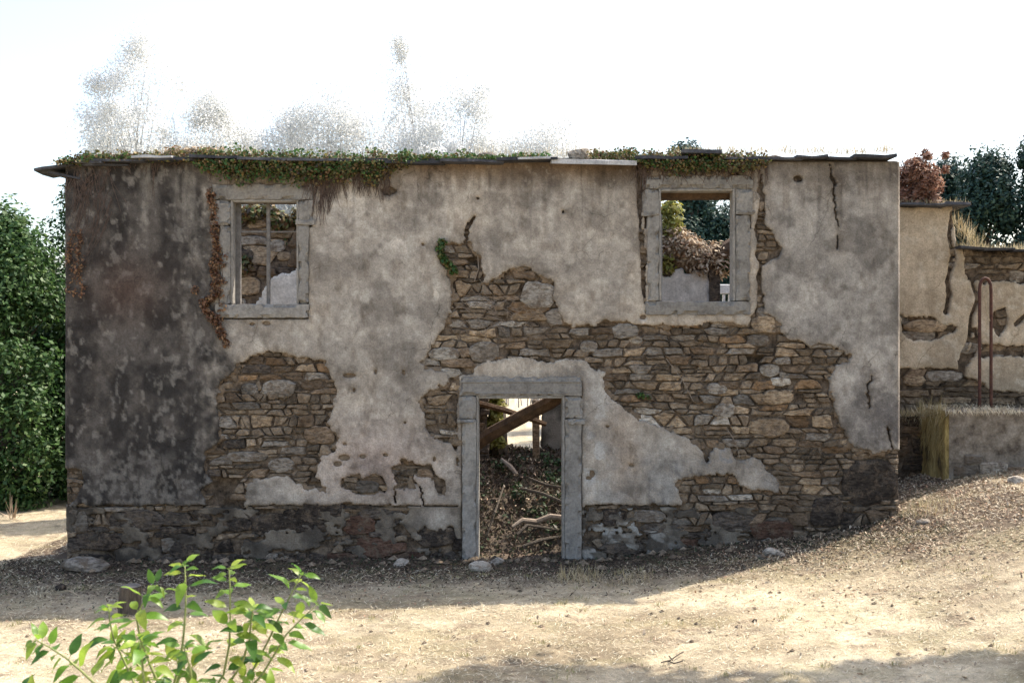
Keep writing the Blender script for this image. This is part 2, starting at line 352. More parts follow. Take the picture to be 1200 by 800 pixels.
# ---- rubble stones: weighted, flattened Voronoi cells
def clip(poly, nx, ny, c):
    out = []; n = len(poly)
    for i in range(n):
        p = poly[i]; q = poly[(i + 1) % n]; dp = p[0] * nx + p[1] * ny - c; dq = q[0] * nx + q[1] * ny - c
        if dp <= 0: out.append(p)
        if (dp < 0) != (dq < 0) and dp != dq:
            t = dp / (dp - dq); out.append((p[0] + t * (q[0] - p[0]), p[1] + t * (q[1] - p[1])))
    return out
def cells(u0, u1, v0, v1, hfun, big=(), asp=.34, seed=1, wr=(1.1, 4.4)):
    """irregular courses of thin slabs: wandering bed joints, slanting ends, split and merged pieces"""
    rn = random.Random(seed); res = []; v = v0; k = 0; um = (u0 + u1) / 2
    def bed(k_, vb):
        a1 = rn.uniform(0, 99)
        return lambda u: vb + 8 * (float(fbm(np.array(u / 55 + a1), np.array(k_ * .35), seed, 2)) - .5) + 3.2 * (float(vn(np.array(u / 11), np.array(k_ * 3.3), seed + 5)) - .5)
    top = bed(0, v); inbig = lambda x, y: any(((x - b[0]) / (b[2] * .93)) ** 2 + ((y - b[1]) / (b[3] * .9)) ** 2 < 1 for b in big)
    while v < v1:
        h = hfun(um, v) * rn.choice([.5, .62, .75, .9, 1.0, 1.25, 1.6]); v += h; k += 1; bot = bed(k, v); u = u0 - rn.uniform(0, 25); sl = rn.uniform(-.3, .3) * h
        while u < u1:
            hh = hfun(u, v); wd = hh * rn.uniform(*wr) * (.5 if rn.random() < .22 else 1) * (.75 if h > 1.3 * hh else 1); sl2 = rn.uniform(-.45, .45) * h; e = u + wd
            n = 2 if wd < 16 else 3 if wd < 30 else 4
            T = [(u + sl + (e - u + sl2 - sl) * i / n, top(u + (e - u) * i / n)) for i in range(n + 1)]; B = [(u - sl + (e - u - sl2 + sl) * i / n, bot(u + (e - u) * i / n)) for i in range(n + 1)]
            hh2 = ((B[0][1] - T[0][1]) + (B[-1][1] - T[-1][1])) / 2
            def cut(P):
                # knock off corners
                Q = []; m = len(P); cx = sum(p[0] for p in P) / m; cy = sum(p[1] for p in P) / m
                for i, p in enumerate(P):
                    f = rn.uniform(0, .17) if i in (0, m // 2 - 1, m // 2, m - 1) else rn.uniform(-.12, .16)
                    Q.append((p[0] + (cx - p[0]) * f * min(1, 14 / max(abs(cx - p[0]), 1)), p[1] + (cy - p[1]) * f * 1.2))
                return Q
            if hh2 > 2.2 and not inbig((u + e) / 2, (top((u + e) / 2) + bot((u + e) / 2)) / 2):
                if hh2 > 9.5 and wd > 14 and rn.random() < .35:
                    f = rn.uniform(.35, .65); Mi = [(a_[0] * (1 - f) + b_[0] * f, a_[1] * (1 - f) + b_[1] * f + rn.uniform(-.8, .8)) for a_, b_ in zip(T, B)]
                    res.append((cut(T + Mi[::-1]), None)); res.append((cut(Mi + B[::-1]), None))
                else: res.append((cut(T + B[::-1]), None))
            u = e; sl = sl2
        top = bot
    for b in big:
        m = 10; ph = rn.uniform(0, 6.28); P = []
        for i in range(m):
            a_ = 2 * math.pi * (i + rn.uniform(-.25, .25)) / m + ph; c_, s_ = math.cos(a_), math.sin(a_); r = rn.uniform(.88, 1.06)
            P.append((b[0] + b[2] * r * math.copysign(abs(c_) ** .75, c_), b[1] + b[3] * r * math.copysign(abs(s_) ** .75, s_)))
        res.append((P, b[4] if len(b) > 4 else None))
    return res
def resample(poly, n):
    P = np.array(poly); Q = np.roll(P, -1, 0); L = np.hypot(*(Q - P).T); S = np.concatenate([[0], np.cumsum(L)]); T = np.linspace(0, S[-1], n, endpoint=False)
    out = []
    for t in T:
        k = min(np.searchsorted(S, t, side='right') - 1, len(P) - 1); f = (t - S[k]) / max(L[k], 1e-6); out.append(P[k] * (1 - f) + Q[k] * f)
    return np.array(out)
def area(P):
    P = np.array(P); Q = np.roll(P, -1, 0); return abs((P[:, 0] * Q[:, 1] - Q[:, 0] * P[:, 1]).sum()) / 2
def stones(fr, cl, accept, pick, parent, limit=295, lim=None, hid=None, seed=3, joint=.6, yf=(-.018, .03), yback=.09):
    rn = random.Random(seed); L = []
    for poly, mt in cl:
        if lim:
            for (nx, ny, c_) in ((-1, 0, -lim[0]), (1, 0, lim[1]), (0, -1, -lim[2]), (0, 1, lim[3])):
                if len(poly) > 2: poly = clip(poly, nx, ny, c_)
            if len(poly) < 3: continue
        P = np.array(poly); c = P.mean(0); a = area(P)
        if a < 25: continue
        if not accept(c[0], c[1], P): continue
        L.append((a, c, P, mt))
    L.sort(key=lambda t: -t[0]); rest = MB(); restm = M['s_mix']; cnt = 0
    for q, (a, c, P, mt) in enumerate(L):
        small = q >= limit or a < 55
        Q = []
        for i in range(len(P)):
            a_, b_ = P[i], P[(i + 1) % len(P)]
            if Q and np.hypot(*(a_ - Q[-1])) < 2.2: continue
            Q.append(a_); L_ = np.hypot(*(b_ - a_))
            if L_ > 7: Q.append((a_ + b_) / 2 + np.array([rn.uniform(-.09, .09) * min(L_, 14), rn.uniform(-.08, .08) * min(L_, 14)]))
            if L_ > 22 and not small: Q[-1] = a_ * .66 + b_ * .34 + np.array([rn.uniform(-1, 1), rn.uniform(-1.3, 1.3)]); Q.append(a_ * .33 + b_ * .67 + np.array([rn.uniform(-1, 1), rn.uniform(-1.3, 1.3)]))
        Rr = np.array(Q); n = len(Rr)
        if n < 3: continue
        Rr = .06 * np.roll(Rr, 1, 0) + .88 * Rr + .06 * np.roll(Rr, -1, 0); cen = Rr.mean(0)
        D = Rr - cen; rl = np.hypot(*D.T)[:, None]; jn = rn.uniform(.3, 1.3) * joint
        y0 = rn.uniform(*yf) if (mt is None or a < 200) else rn.uniform(-.02, 0); tx = rn.uniform(-.0011, .0011); tv = rn.uniform(-.0013, .0013)
        if hid is not None and (hid(Rr[:, 0], Rr[:, 1]) > 0).mean() > .2: y0 = max(y0, .006)
        ext = np.abs(D).max(0); D = D * (1 - jn / np.maximum(ext, 2.5)) * (1 + np.array([[rn.uniform(-.05, .05)] for _ in range(n)]))
        rings = []
        for sc_, yy, jt in ((1.0, yback, 0), (1.0, y0 + .018, .006), (.87, y0, .006), (.45, y0 - .003, .008)):
            E = D * sc_
            X = fr.p(cen[0] + E[:, 0], cen[1] + E[:, 1])
            X[:, 1] = fr.y + yy + (0 if yy == yback else (E[:, 0] * tx + E[:, 1] * tv)) + np.array([rn.uniform(-jt, jt) for _ in range(n)])
            rings.append(X)
        V = list(np.concatenate(rings)); F = []
        for k in range(3):
            for i in range(n): F.append((k * n + i, k * n + (i + 1) % n, (k + 1) * n + (i + 1) % n, (k + 1) * n + i))
        F.append(tuple(3 * n + i for i in range(n)))
        F = [f[::-1] for f in F]
        if small: rest.add(V, F)
        else:
            mk('stone', V, F, M[mt or pick(cen[0], cen[1], rn)], parent, origin=fr.p(cen[0], cen[1])); cnt += 1
    if rest.v: tag(rest.build('small_stones', restm, parent), kind='stuff')
    return cnt

# ------------------------------------------------------------------ terrain
def axis(lo, hi, st, far):
    c = np.arange(lo, hi, st); g = []; x = hi; s_ = st
    while x < far: g.append(x); s_ *= 1.18; x += s_
    g2 = []; x = lo; s_ = st
    while x > -far: s_ *= 1.18; x -= s_; g2.append(x)
    return np.array(g2[::-1] + list(c) + g)
xs = axis(-13, 13, .07, 900); ys = axis(-8, 8, .07, 900)
X, Y = np.meshgrid(xs, ys); Z = gh(X, Y)
idx = np.arange(X.size).reshape(X.shape)
Fg = np.stack([idx[:-1, :-1], idx[:-1, 1:], idx[1:, 1:], idx[1:, :-1]], -1).reshape(-1, 4)
def ground_col(X, Y):
    n = fbm(X / 1.1, Y / 1.1, 21); n2 = fbm(X / .22, Y / .22, 22, 3)
    c = lerp((.62, .52, .36), (.51, .42, .28), ss(.35, .7, n)); c = c * (.62 + .76 * n2)[..., None]
    c = lerp(c, c * np.array((.66, .62, .56)), ss(.52, .68, fbm(X / 2.1 + 4, Y / .8, 24)) * .6)
    c = lerp(c, (.27, .20, .135), ss(.62, .72, fbm(X / .35, Y / .2, 26, 3)) * .6)
    litter_shade = np.maximum(ss(-2.4, -.8, Y + .9 * (n - .5)), ss(.4, .75, n) * .3 * (Y < 3))
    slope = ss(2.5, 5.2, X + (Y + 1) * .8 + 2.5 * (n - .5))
    c = lerp(c, np.array((.13, .092, .064)) * (.6 + .8 * n2)[..., None], np.clip(litter_shade * (np.abs(X) < 6.5) + slope * .3, 0, 1) * (Y < 6))  # brown litter tint, darkened further to paint in the facade's shadow
    g = ss(.5, .62, fbm(X / .5 + 9, Y / .3, 31)) * .25
    return lerp(c, np.array((.30, .27, .13)), g)
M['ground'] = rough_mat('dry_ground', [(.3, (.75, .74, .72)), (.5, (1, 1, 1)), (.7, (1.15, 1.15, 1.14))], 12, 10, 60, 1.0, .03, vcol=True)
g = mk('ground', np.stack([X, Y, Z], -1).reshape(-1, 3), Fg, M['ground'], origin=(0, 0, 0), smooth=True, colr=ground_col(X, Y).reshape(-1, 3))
tag(g, 'dry straw coloured ground in front of and around the ruin', kind='structure')

# ------------------------------------------------------------------ leaves / blades
def quads(P, A, B):
    """P centres, A half length vec, B half width vec"""
    n = len(P); V = np.empty((n, 4, 3)); V[:, 0] = P - A; V[:, 1] = P + B; V[:, 2] = P + A; V[:, 3] = P - B
    return V.reshape(-1, 3), np.arange(n * 4).reshape(n, 4)
def rdir(n, rng=RNG):
    d = rng.normal(size=(n, 3)); return d / np.linalg.norm(d, axis=1)[:, None]
def leafcloud(C, sig, n, size, up=.5, rng=RNG, elong=1.6):
    C = np.asarray(C, float); k = rng.integers(0, len(C), n); sg = np.asarray(sig)[k][:, None] if np.ndim(sig) else sig
    d = rdir(n, rng) * (rng.random(n) ** .45)[:, None]; P = C[k] + d * sg
    nm = d + rdir(n, rng) * .8 + np.array([0, 0, up]); nm /= np.linalg.norm(nm, axis=1)[:, None]
    a = np.cross(nm, rdir(n, rng)); a /= np.linalg.norm(a, axis=1)[:, None]; b = np.cross(nm, a)
    s_ = size * rng.uniform(.6, 1.3, n)[:, None]
    return quads(P, a * s_ * .5 * elong, b * s_ * .5)
def cat(*vf):
    V = []; F = []; o = 0
    for v, f in vf: V.append(v); F.append(f + o); o += len(v)
    return np.concatenate(V), np.concatenate(F)
# ground litter (stuff)
def scatter_flat(n, xr, yr, ln, wd, keep, tilt=.25, rng=RNG, hgt=.008, zf=gh):
    x = rng.uniform(*xr, n); y = rng.uniform(*yr, n); m = keep(x, y); x = x[m]; y = y[m]; n = len(x)
    an = rng.uniform(0, math.pi * 2, n); L = ln * rng.uniform(.5, 1.5, n)[:, None] / 2; W = wd * rng.uniform(.6, 1.4, n)[:, None] / 2
    t = np.abs(rng.normal(0, tilt, n)); A = np.stack([np.cos(an) * np.cos(t), np.sin(an) * np.cos(t), np.sin(t)], -1)
    r = rng.normal(0, tilt * 1.5, n); B = np.stack([-np.sin(an) * np.cos(r), np.cos(an) * np.cos(r), np.sin(r)], -1)
    P = np.stack([x, y, zf(x, y) + hgt + L[:, 0] * np.sin(t)], -1)
    return quads(P, A * L, B * W)
def patchy(s, th): return lambda x, y: fbm(x / .45, y / .45, s) + .25 * RNG.random(len(x)) > th
outside = lambda x, y: ~((np.abs(x + .4) < 5.6) & (y > -.05) & (y < 6))
v, f = scatter_flat(190000, (-9.5, 9.5), (-7.5, 3.5), .06, .006, lambda x, y: outside(x, y) & ((y < -.6) | (np.abs(x) > 5.3)) & (RNG.random(len(x)) < .25 + 1.5 * fbm(x / .5, y / .3, 63, 3) ** 1.5), .26)
tag(mk('straw', v, f, M['straw']), 'mown dry straw lying all over the ground', 'straw', kind='stuff')
v, f = cat(scatter_flat(30000, (2.5, 9.5), (-4.5, 2.4), .045, .022, lambda x, y: ((x > 5.1) | (y < 0)) & (RNG.random(len(x)) < np.clip(.75 + (y + .6) * .28 + (x - 5.5) * .12 + 1.2 * (fbm(x / .7, y / .7, 66) - .5), .02, .8)), .45),
           scatter_flat(5000, (-8, 8), (-4, -.3), .04, .02, lambda x, y: RNG.random(len(x)) < np.clip(.9 + y * .28, .05, 1), .4),
           scatter_flat(2600, (-8, 8), (-5.6, -1.5), .04, .022, lambda x, y: fbm(x / .6, y / .6, 77) > .5, .4))
tag(mk('leaf_litter', v, f, M['litter']), 'pale brown dead leaves strewn over the slope by the right corner', 'leaf litter', kind='stuff')
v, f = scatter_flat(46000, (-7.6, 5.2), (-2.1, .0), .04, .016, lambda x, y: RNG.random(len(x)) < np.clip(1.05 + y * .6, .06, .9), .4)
tag(mk('wall_foot_litter', v, f, M['litter_dark']), 'shade-darkened leaf litter and crumbs along the foot of the shaded facade', 'leaf litter', kind='stuff')
def tuft_blades(cx, cy, r, n, h, rng=RNG, z=None, lean=.6, wd=.006, rx=None):
    a = rng.uniform(0, 2 * math.pi, n); q = r * np.sqrt(rng.random(n)); x = cx + (rx or 1) * q * np.cos(a); y = cy + q * np.sin(a)
    zz = gh(x, y) if z is None else (z + 0 * x)
    H = h * rng.uniform(.4, 1.2, n); t = np.abs(rng.normal(0, lean, n)); an = rng.uniform(0, 2 * math.pi, n)
    A = np.stack([np.cos(an) * np.sin(t), np.sin(an) * np.sin(t), np.cos(t)], -1) * H[:, None] / 2
    B = np.stack([-np.sin(an), np.cos(an), 0 * an], -1) * wd / 2
    return quads(np.stack([x, y, zz], -1) + A, A, B)

# ------------------------------------------------------------------ THE HOUSE FRONT
house = empty('ruined_house', (0, 0, 0), 'long roofless two-storey stone house with peeling grey render and ivy along its top', 'house')
WL = (273, 348, 236, 357); WR = (774, 859, 224, 353); DR = (561, 659, 467, 700)
HOLES = {
 'main': [(518,284),(539,285),(552,282),(556,294),(564,300),(566,315),(567,331),(584,327),(595,314),(617,312),(632,322),(640,326),(649,331),(650,350),(655,366),(662,378),(672,383),(689,379),(697,383),(711,376),(737,377),(760,380),(800,382),(830,379),(856,377),(875,382),(881,371),(896,366),(909,372),(916,385),(924,396),(938,400),(950,409),(961,402),(975,408),(997,416),(994,424),(980,427),(969,444),(976,460),(980,490),(987,505),(996,520),(1012,528),(1040,529),(1060,527),(1060,700),(684,700),(684,592),(800,592),(797,584),(793,566),(806,557),(835,555),(858,556),(868,568),(880,575),(912,576),(912,556),(899,556),(892,540),(880,536),(860,537),(855,525),(838,525),(828,541),(815,520),(800,512),(775,502),(760,498),(745,488),(725,474),(710,460),(706,444),(712,436),(696,431),(686,423),(660,421),(640,424),(610,419),(590,419),(573,422),(560,428),(552,437),(537,440),(536,545),(530,520),(505,512),(498,490),(490,471),(497,462),(512,456),(527,446),(522,436),(500,432),(494,425),(504,410),(512,399),(520,380),(529,365),(531,350),(527,331),(528,324),(514,306),(509,292)],
 'left': [(276,430),(285,424),(296,419),(315,411),(337,413),(348,420),(360,419),(379,424),(386,437),(397,456),(390,471),(386,494),(396,512),(394,529),(375,535),(369,557),(379,565),(381,574),(360,574),(343,565),(339,557),(320,560),(300,561),(290,566),(288,592),(400,592),(400,700),(70,700),(70,592),(240,592),(236,575),(246,565),(240,556),(240,532),(254,520),(257,494),(253,475),(256,456),(262,445)],
 'crack_r': [(892,225),(897,240),(896,262),(904,270),(910,282),(918,291),(914,300),(902,306),(894,312),(892,325),(894,345),(892,362),(896,367),(878,385),(880,375),(887,360),(888,340),(886,325),(889,310),(885,300),(887,285),(884,270),(889,250)],
 'lowb': [(398,563),(412,556),(421,555),(424,562),(440,555),(452,565),(455,574),(438,579),(420,580),(410,572),(400,570)],
 'lowc': [(462,547),(478,542),(505,546),(512,556),(523,564),(523,584),(516,580),(508,564),(500,558),(486,560),(486,572),(474,575),(463,572)],
 'plin2': [(400,590),(470,591),(480,598),(470,612),(480,625),(492,622),(500,614),(528,616),(536,634),(540,650),(540,700),(395,700)],
 'corner': [(72,548),(96,550),(99,566),(90,580),(82,592),(72,592)],
 'chipa': [(446,222),(456,218),(468,224),(462,228),(450,230)],
 'edgel': [(757,195),(760,210),(754,235),(752,270),(757,300),(756,340),(760,376),(752,340),(749,270),(746,235),(748,205),(744,195)],
}
CRACKS = [([(972,192),(977,213),(978,235),(981,260),(982,292)],.9),([(556,255),(549,270),(545,286)],1.6),([(550,262),(546,275)],1.6),([(752,270),(757,300),(754,340)],1.2),
 ([(974,208),(979,216)],2.6),([(75,592),(536,592.6)],.8),([(684,592),(800,593)],.8),([(536,437),(540,420)],1),([(894,345),(893,366)],1.5),([(892,215),(895,240)],1.5),
 ([(486,560),(493,575),(497,592)],.8),([(463,572),(463,592)],.7),([(890,205),(889,225),(893,240)],1.0),([(1022,440),(1016,458),(1018,478)],1.0),([(1040,500),(1046,525)],1.2)]
CHIPS = [(935,210,6,4),(410,440,7,2.5),(440,435,2,3),(473,437,2,3),(415,457,2,3),(403,536,7,3.5),(425,535,4,2.5),(396,543,5,3),(452,533,3,2),(473,540,4,3),(509,538,1.6,2.6),(475,495,1.6,2),(404,520,3,2),(860,206,6,4),(296,380,4,2),(312,379,5,2.5),(660,248,2,2),(754,318,3,6),(753,372,4,3),(694,555,3,4),(740,545,3,2),(712,500,2,1.5),(690,560,3,2),(232,605,3,2),(212,598,2,2),(222,599,2,2),(120,600,5,4),(560,233,2,2),(496,287,2,2)]
def surr(u, v, g=0):
    """stone surrounds (positive inside them)"""
    d = np.minimum(sd_rect(u, v, 250, 366, 217, 266), sd_rect(u, v, 258, 362, 260, 374))
    d = np.minimum(d, sd_rect(u, v, 755, 880, 207, 268)); d = np.minimum(d, sd_rect(u, v, 760, 877, 260, 368))
    d = np.minimum(d, sd_rect(u, v, 541, 682, 446, 700))
    return -(d) + g
def Fplaster(u, v):
    n = (fbm(u / 9, v / 9, 3) - .5) * 9 + (fbm(u / 3, v / 3, 4, 2) - .5) * 3
    d = 1e9
    for k, P in HOLES.items(): d = np.minimum(d, sd_poly(u, v, P) + (n if k not in ('crack_r', 'edgel', 'chipa') else n * .45))
    uw = u + 5 * (fbm(u / 40, v / 9, 44) - .5) + 3 * (vn(u / 30, v / 3.5, 45) - .5); vw = v + 1.6 * (fbm(u / 9, v / 30, 46) - .5)
    for L, hw in CRACKS: d = np.minimum(d, sd_line(np.where(v < 585, uw, u), vw, L, hw) + n * .22)
    for a, b, ra, rb in CHIPS: d = np.minimum(d, (np.hypot((u - a) / ra, (v - b) / rb) - 1) * min(ra, rb) + n * .2)
    # plinth patches of render left on the stones
    pn = fbm(u / 30, v / 18, 51) + .3 * (fbm(u / 6, v / 4, 52) - .5) + .10 * ss(300, 130, u) * ss(650, 600, v) - .3 * ss(425, 395, v)*0
    lim = (v > 594) & (v < 668)
    patch = np.where(lim, (pn - .545) * 60, -5)
    wlim = (u > 660) & (u < 800) & lim; patch = np.where(wlim, (pn - .5) * 60, patch); patch = np.where((u > 940), -5, patch)
    d = np.maximum(d, patch)
    d = np.minimum(d, -surr(u, v) + .0)
    d = np.minimum(d, 1e9)
    box = -sd_rect(u, v, 76, 1055.5, 189, 690)
    return np.minimum(d, box + n * .12)
def fplast(u, v, K):
    y = -.022 - .012 * (fbm(u / 80, v / 80, 61) - .5) - .005 * (fbm(u / 7, v / 7, 62, 3) - .5)
    y = y + .012 * np.clip(1 - K / 3.5, 0, 1) ** 2
    y = y + .022 * ss(593, 596, v)
    y = y + np.clip(u - 1051.5, 0, 9) * .0125 + np.clip(79 - u, 0, 5) * .01
    return y
def cplast(u, v, K):
    n1 = fbm(u / 70, v / 60, 11); n2 = fbm(u / 15, v / 15, 12); n3 = fbm(u / 5, v / 6, 13, 3); stv = fbm(u / 9, v / 70, 14)
    c = lerp((.415, .375, .33), (.32, .292, .262), ss(.3, .7, n1))
    c = lerp(c, (.50, .47, .43), ss(.55, .8, n2) * .55)
    # cooler, greyer render right of the big crack
    c = lerp(c, lerp((.33, .312, .295), (.235, .222, .212), ss(.35, .7, n2)), ss(880, 905, u + 12 * (n2 - .5)) * .85)
    c = lerp(c, (.42, .40, .375), np.exp(-(((u - 930) / 45) ** 2 + ((v - 212) / 28) ** 2)) * ss(.35, .6, n2) * .8)
    c = lerp(c, (.13, .12, .12), ss(980, 1030, u) * ss(400, 470, v) * ss(.42, .62, n2) * .7)
    # pinkish lower middle
    c = lerp(c, (.44, .36, .325), np.exp(-(((u - 440) / 75) ** 2 + ((v - 545) / 50) ** 2)) * .8)
    c = lerp(c, (.46, .43, .40), np.exp(-(((u - 420) / 90) ** 2 + ((v - 278) / 16) ** 2)) * ss(.4, .7, n2) * .8)
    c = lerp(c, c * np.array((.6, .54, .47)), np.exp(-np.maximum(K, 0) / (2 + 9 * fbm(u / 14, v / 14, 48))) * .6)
    c = lerp(c, (.46, .44, .42), np.exp(-(((u - 395) / 40) ** 2 + ((v - 225) / 40) ** 2)) * ss(.35, .6, n2) * .6)
    # lime-white beside the door and above the plinth
    c = lerp(c, (.40, .395, .39), np.exp(-(((u - 700) / 22) ** 2 + ((v - 520) / 75) ** 2)) * ss(.35, .6, n2) * .9)
    c = lerp(c, (.23, .225, .22), ss(700, 715, v * 0 + u) * ss(890, 830, u) * ss(505, 560, v) * ss(.45, .65, n2) * .6)
    c = lerp(c, (.30, .225, .165), np.exp(-(((u - 732) / 18) ** 2 + ((v - 530) / 60) ** 2)) * .5)
    c = lerp(c, (.12, .115, .12), ss(.58, .72, fbm(u / 8, v / 22, 17)) * ss(740, 760, u) * ss(870, 820, u) * ss(520, 560, v) * .7)
    c = lerp(c, (.17, .18, .2), np.exp(-(((u - 855) / 30) ** 2 + ((v - 540) / 14) ** 2)) * ss(.5, .6, n3) * .7)
    # brown water stains under the eave
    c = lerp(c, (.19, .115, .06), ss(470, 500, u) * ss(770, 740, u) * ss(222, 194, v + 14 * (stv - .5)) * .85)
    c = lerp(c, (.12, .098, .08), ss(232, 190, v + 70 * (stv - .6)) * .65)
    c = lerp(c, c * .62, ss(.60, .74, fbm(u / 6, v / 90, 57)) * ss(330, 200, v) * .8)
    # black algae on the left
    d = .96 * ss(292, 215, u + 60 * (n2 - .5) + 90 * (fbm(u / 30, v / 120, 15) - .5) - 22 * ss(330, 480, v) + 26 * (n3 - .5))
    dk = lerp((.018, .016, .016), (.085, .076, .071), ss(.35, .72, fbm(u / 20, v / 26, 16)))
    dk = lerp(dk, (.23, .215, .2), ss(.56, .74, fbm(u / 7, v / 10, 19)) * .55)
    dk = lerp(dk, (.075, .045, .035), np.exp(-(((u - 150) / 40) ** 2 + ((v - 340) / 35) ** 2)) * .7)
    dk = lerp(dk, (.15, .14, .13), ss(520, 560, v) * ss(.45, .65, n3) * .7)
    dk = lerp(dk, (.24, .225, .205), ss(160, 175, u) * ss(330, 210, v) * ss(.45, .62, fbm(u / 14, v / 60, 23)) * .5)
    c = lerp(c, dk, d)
    bl = fbm(u / 34, v / 26, 97); c = lerp(c, c * np.array((.58, .57, .57)), ss(.52, .66, bl) * .7 * (1 - d)); c = lerp(c, np.minimum(c * 1.28, .6), ss(.44, .3, bl) * .7 * (1 - d))
    # dirt veil through the whole wall, plinth darker
    c = c * (.72 + .56 * n3)[..., None]
    c = lerp(c, c * np.array((.62, .58, .54)), ss(.62, .75, fbm(u / 11, v / 24, 27)) * .55)
    c = lerp(c, (.50, .47, .43), ss(.7, .85, fbm(u / 4, v / 4, 28, 2)) * .2 * (1 - d))
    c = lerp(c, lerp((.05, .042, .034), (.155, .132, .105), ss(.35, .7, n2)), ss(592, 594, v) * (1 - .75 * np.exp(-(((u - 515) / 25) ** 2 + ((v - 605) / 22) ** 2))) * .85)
    c = lerp(c, (.36, .355, .34), ss(660, 690, u) * ss(810, 760, u) * ss(592, 596, v) * ss(.48, .66, fbm(u / 18, v / 8, 29)) * .8)
    return c
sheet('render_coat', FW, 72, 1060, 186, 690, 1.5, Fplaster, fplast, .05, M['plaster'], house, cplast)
def Funder(u, v):
    n = (fbm(u / 9, v / 9, 3) - .5) * 9 + (fbm(u / 3, v / 3, 4, 2) - .5) * 3; d = np.full(u.shape, 1e9)
    for k, P in HOLES.items():
        if k in ('main', 'left', 'lowb', 'lowc', 'corner'): d = np.minimum(d, sd_poly(u, v, P) + n)
    d = d + np.clip(24 * (fbm(u / 13, v / 9, 85) - .42), -1, 9) + 4 * (fbm(u / 3, v / 3, 86, 2) - .5)
    for P in (HOLES['crack_r'], HOLES['edgel']): d = np.minimum(d, sd_poly(u, v, P))
    for L, hw in CRACKS: d = np.minimum(d, sd_line(u, v, L, hw + 1.5))
    d = np.minimum(d, -surr(u, v)); d = np.where(v > 600, -5, d)
    return np.minimum(d, -sd_rect(u, v, 77, 1053, 192, 600))
sheet('scratch_coat', FW, 74, 1056, 250, 606, 2.4, Funder, lambda u, v, K: .006 + .014 * (fbm(u / 5, v / 5, 87, 3) - .5) + .02 * np.clip(1 - K / 3, 0, 1), .06, M['plaster'], house,
      lambda u, v, K: lerp((.24, .185, .135), (.14, .105, .075), fbm(u / 8, v / 8, 88)) * (.7 + .5 * fbm(u / 3, v / 3, 89))[..., None] * lerp(np.array((.4, .38, .36)), np.array((1., 1, 1)), ss(190, 290, u)))
def Fcore(u, v):
    n = (fbm(u / 12, v / 12, 33) - .5) * 4
    top = 190 + 0 * u
    k = -sd_rect(u, v, 77, 1054, 190, 720)
    for (a, b, c_, d_) in (WL, WR, DR): k = np.minimum(k, sd_rect(u, v, a - 9, b + 9, c_ - 10, d_ + (9 if d_ < 600 else 60)))
    for P in ([(246,560),(262,556),(286,560),(284,570),(270,575),(268,588),(282,592),(276,606),(258,606),(246,600),(252,585),(246,572)],
              [(539,303),(552,301),(561,304),(560,311),(548,313),(540,310)], [(872,411),(890,413),(901,418),(904,426),(896,434),(876,436)]):
        pass
    return k
def fcore(u, v, K):
    y = .05 + .022 * (fbm(u / 6, v / 4, 35) - .5) + .03 * (fbm(u / 30, v / 20, 36) - .5)
    for (a, b, ra, rb) in ((263, 575, 18, 22), (266, 598, 12, 10), (550, 307, 11, 6), (886, 424, 16, 11), (840, 600, 16, 6)):
        y = y + .14 * np.clip(1.3 - np.hypot((u - a) / ra, (v - b) / rb), 0, 1)
    return y
sheet('wall_core', FW, 74, 1058, 188, 722, 3, Fcore, fcore, .55, M['mortar'], house, None, True)
HOLLOW = [(263, 575, 15, 18), (266, 598, 9, 8), (550, 307, 9, 5), (886, 424, 12, 8), (840, 600, 12, 4)]
BIG = [(630,345,22,17,'s_pale'),(652,372,14,12,'s_grey'),(1020,567,36,27,'s_dark'),(568,412,18,13,'s_grey'),(520,415,20,9,'s_pale'),(525,437,18,6,'s_pale'),(849,481,14,10,'s_pale'),(895,380,16,11,'s_tan'),(888,399,14,8,'s_grey'),(912,466,20,9,'s_tan'),
  (900,500,26,12,'s_tan'),(840,455,14,7,'s_grey'),(733,388,18,10,'s_pale'),(690,406,11,8,'s_pale'),(902,434,12,9,'s_pale'),(745,398,10,6,'s_pale'),(915,447,14,6,'s_pale'),(325,455,22,12,'s_grey'),(375,510,20,12,'s_brown'),(292,456,11,8,'s_grey'),(290,535,26,7,'s_grey'),(330,545,16,9,'s_grey'),
  (375,602,30,20,'s_black'),(320,615,30,14,'s_dark'),(275,615,22,10,'s_dark'),(507,628,28,15,'s_black'),(440,640,26,16,'s_redd'),(420,615,20,13,'s_redd'),(440,601,22,8,'s_dark'),(115,634,34,12,'s_black'),(165,640,28,12,'s_black'),(225,645,30,14,'s_dark'),(90,610,16,18,'s_grey'),(160,610,34,14,'s_dark'),(505,600,20,10,'s_grey'),
  (355,640,28,10,'s_dark'),(300,640,24,10,'s_dark'),(970,600,22,20,'s_black'),(860,612,30,14,'s_dark'),(905,622,30,14,'s_redd'),(268,562,18,7,'s_dark'),(780,620,30,8,'s_dark'),(730,640,28,10,'s_dark'),(760,605,20,8,'s_grey'),(620,360,24,8,'s_rust'),(430,570,16,8,'s_grey')]
def hfun(u, v):
    if v > 590: return 11.5 if u < 660 else 9
    if u < 420: return 8.2
    if u < 700: return 9.6
    return 8.4
def accept(u, v, P):
    if u < 76 or u > 1052 or v > 685: return False
    U = np.append(P[:, 0], u); V_ = np.append(P[:, 1], v)
    if (surr(U, V_) > 0).mean() > .35: return False
    if any(((u - a) / ra) ** 2 + ((v - b) / rb) ** 2 < 1 for a, b, ra, rb in HOLLOW): return False
    F = Fplaster(U, V_); return (F < 0).mean() > .4
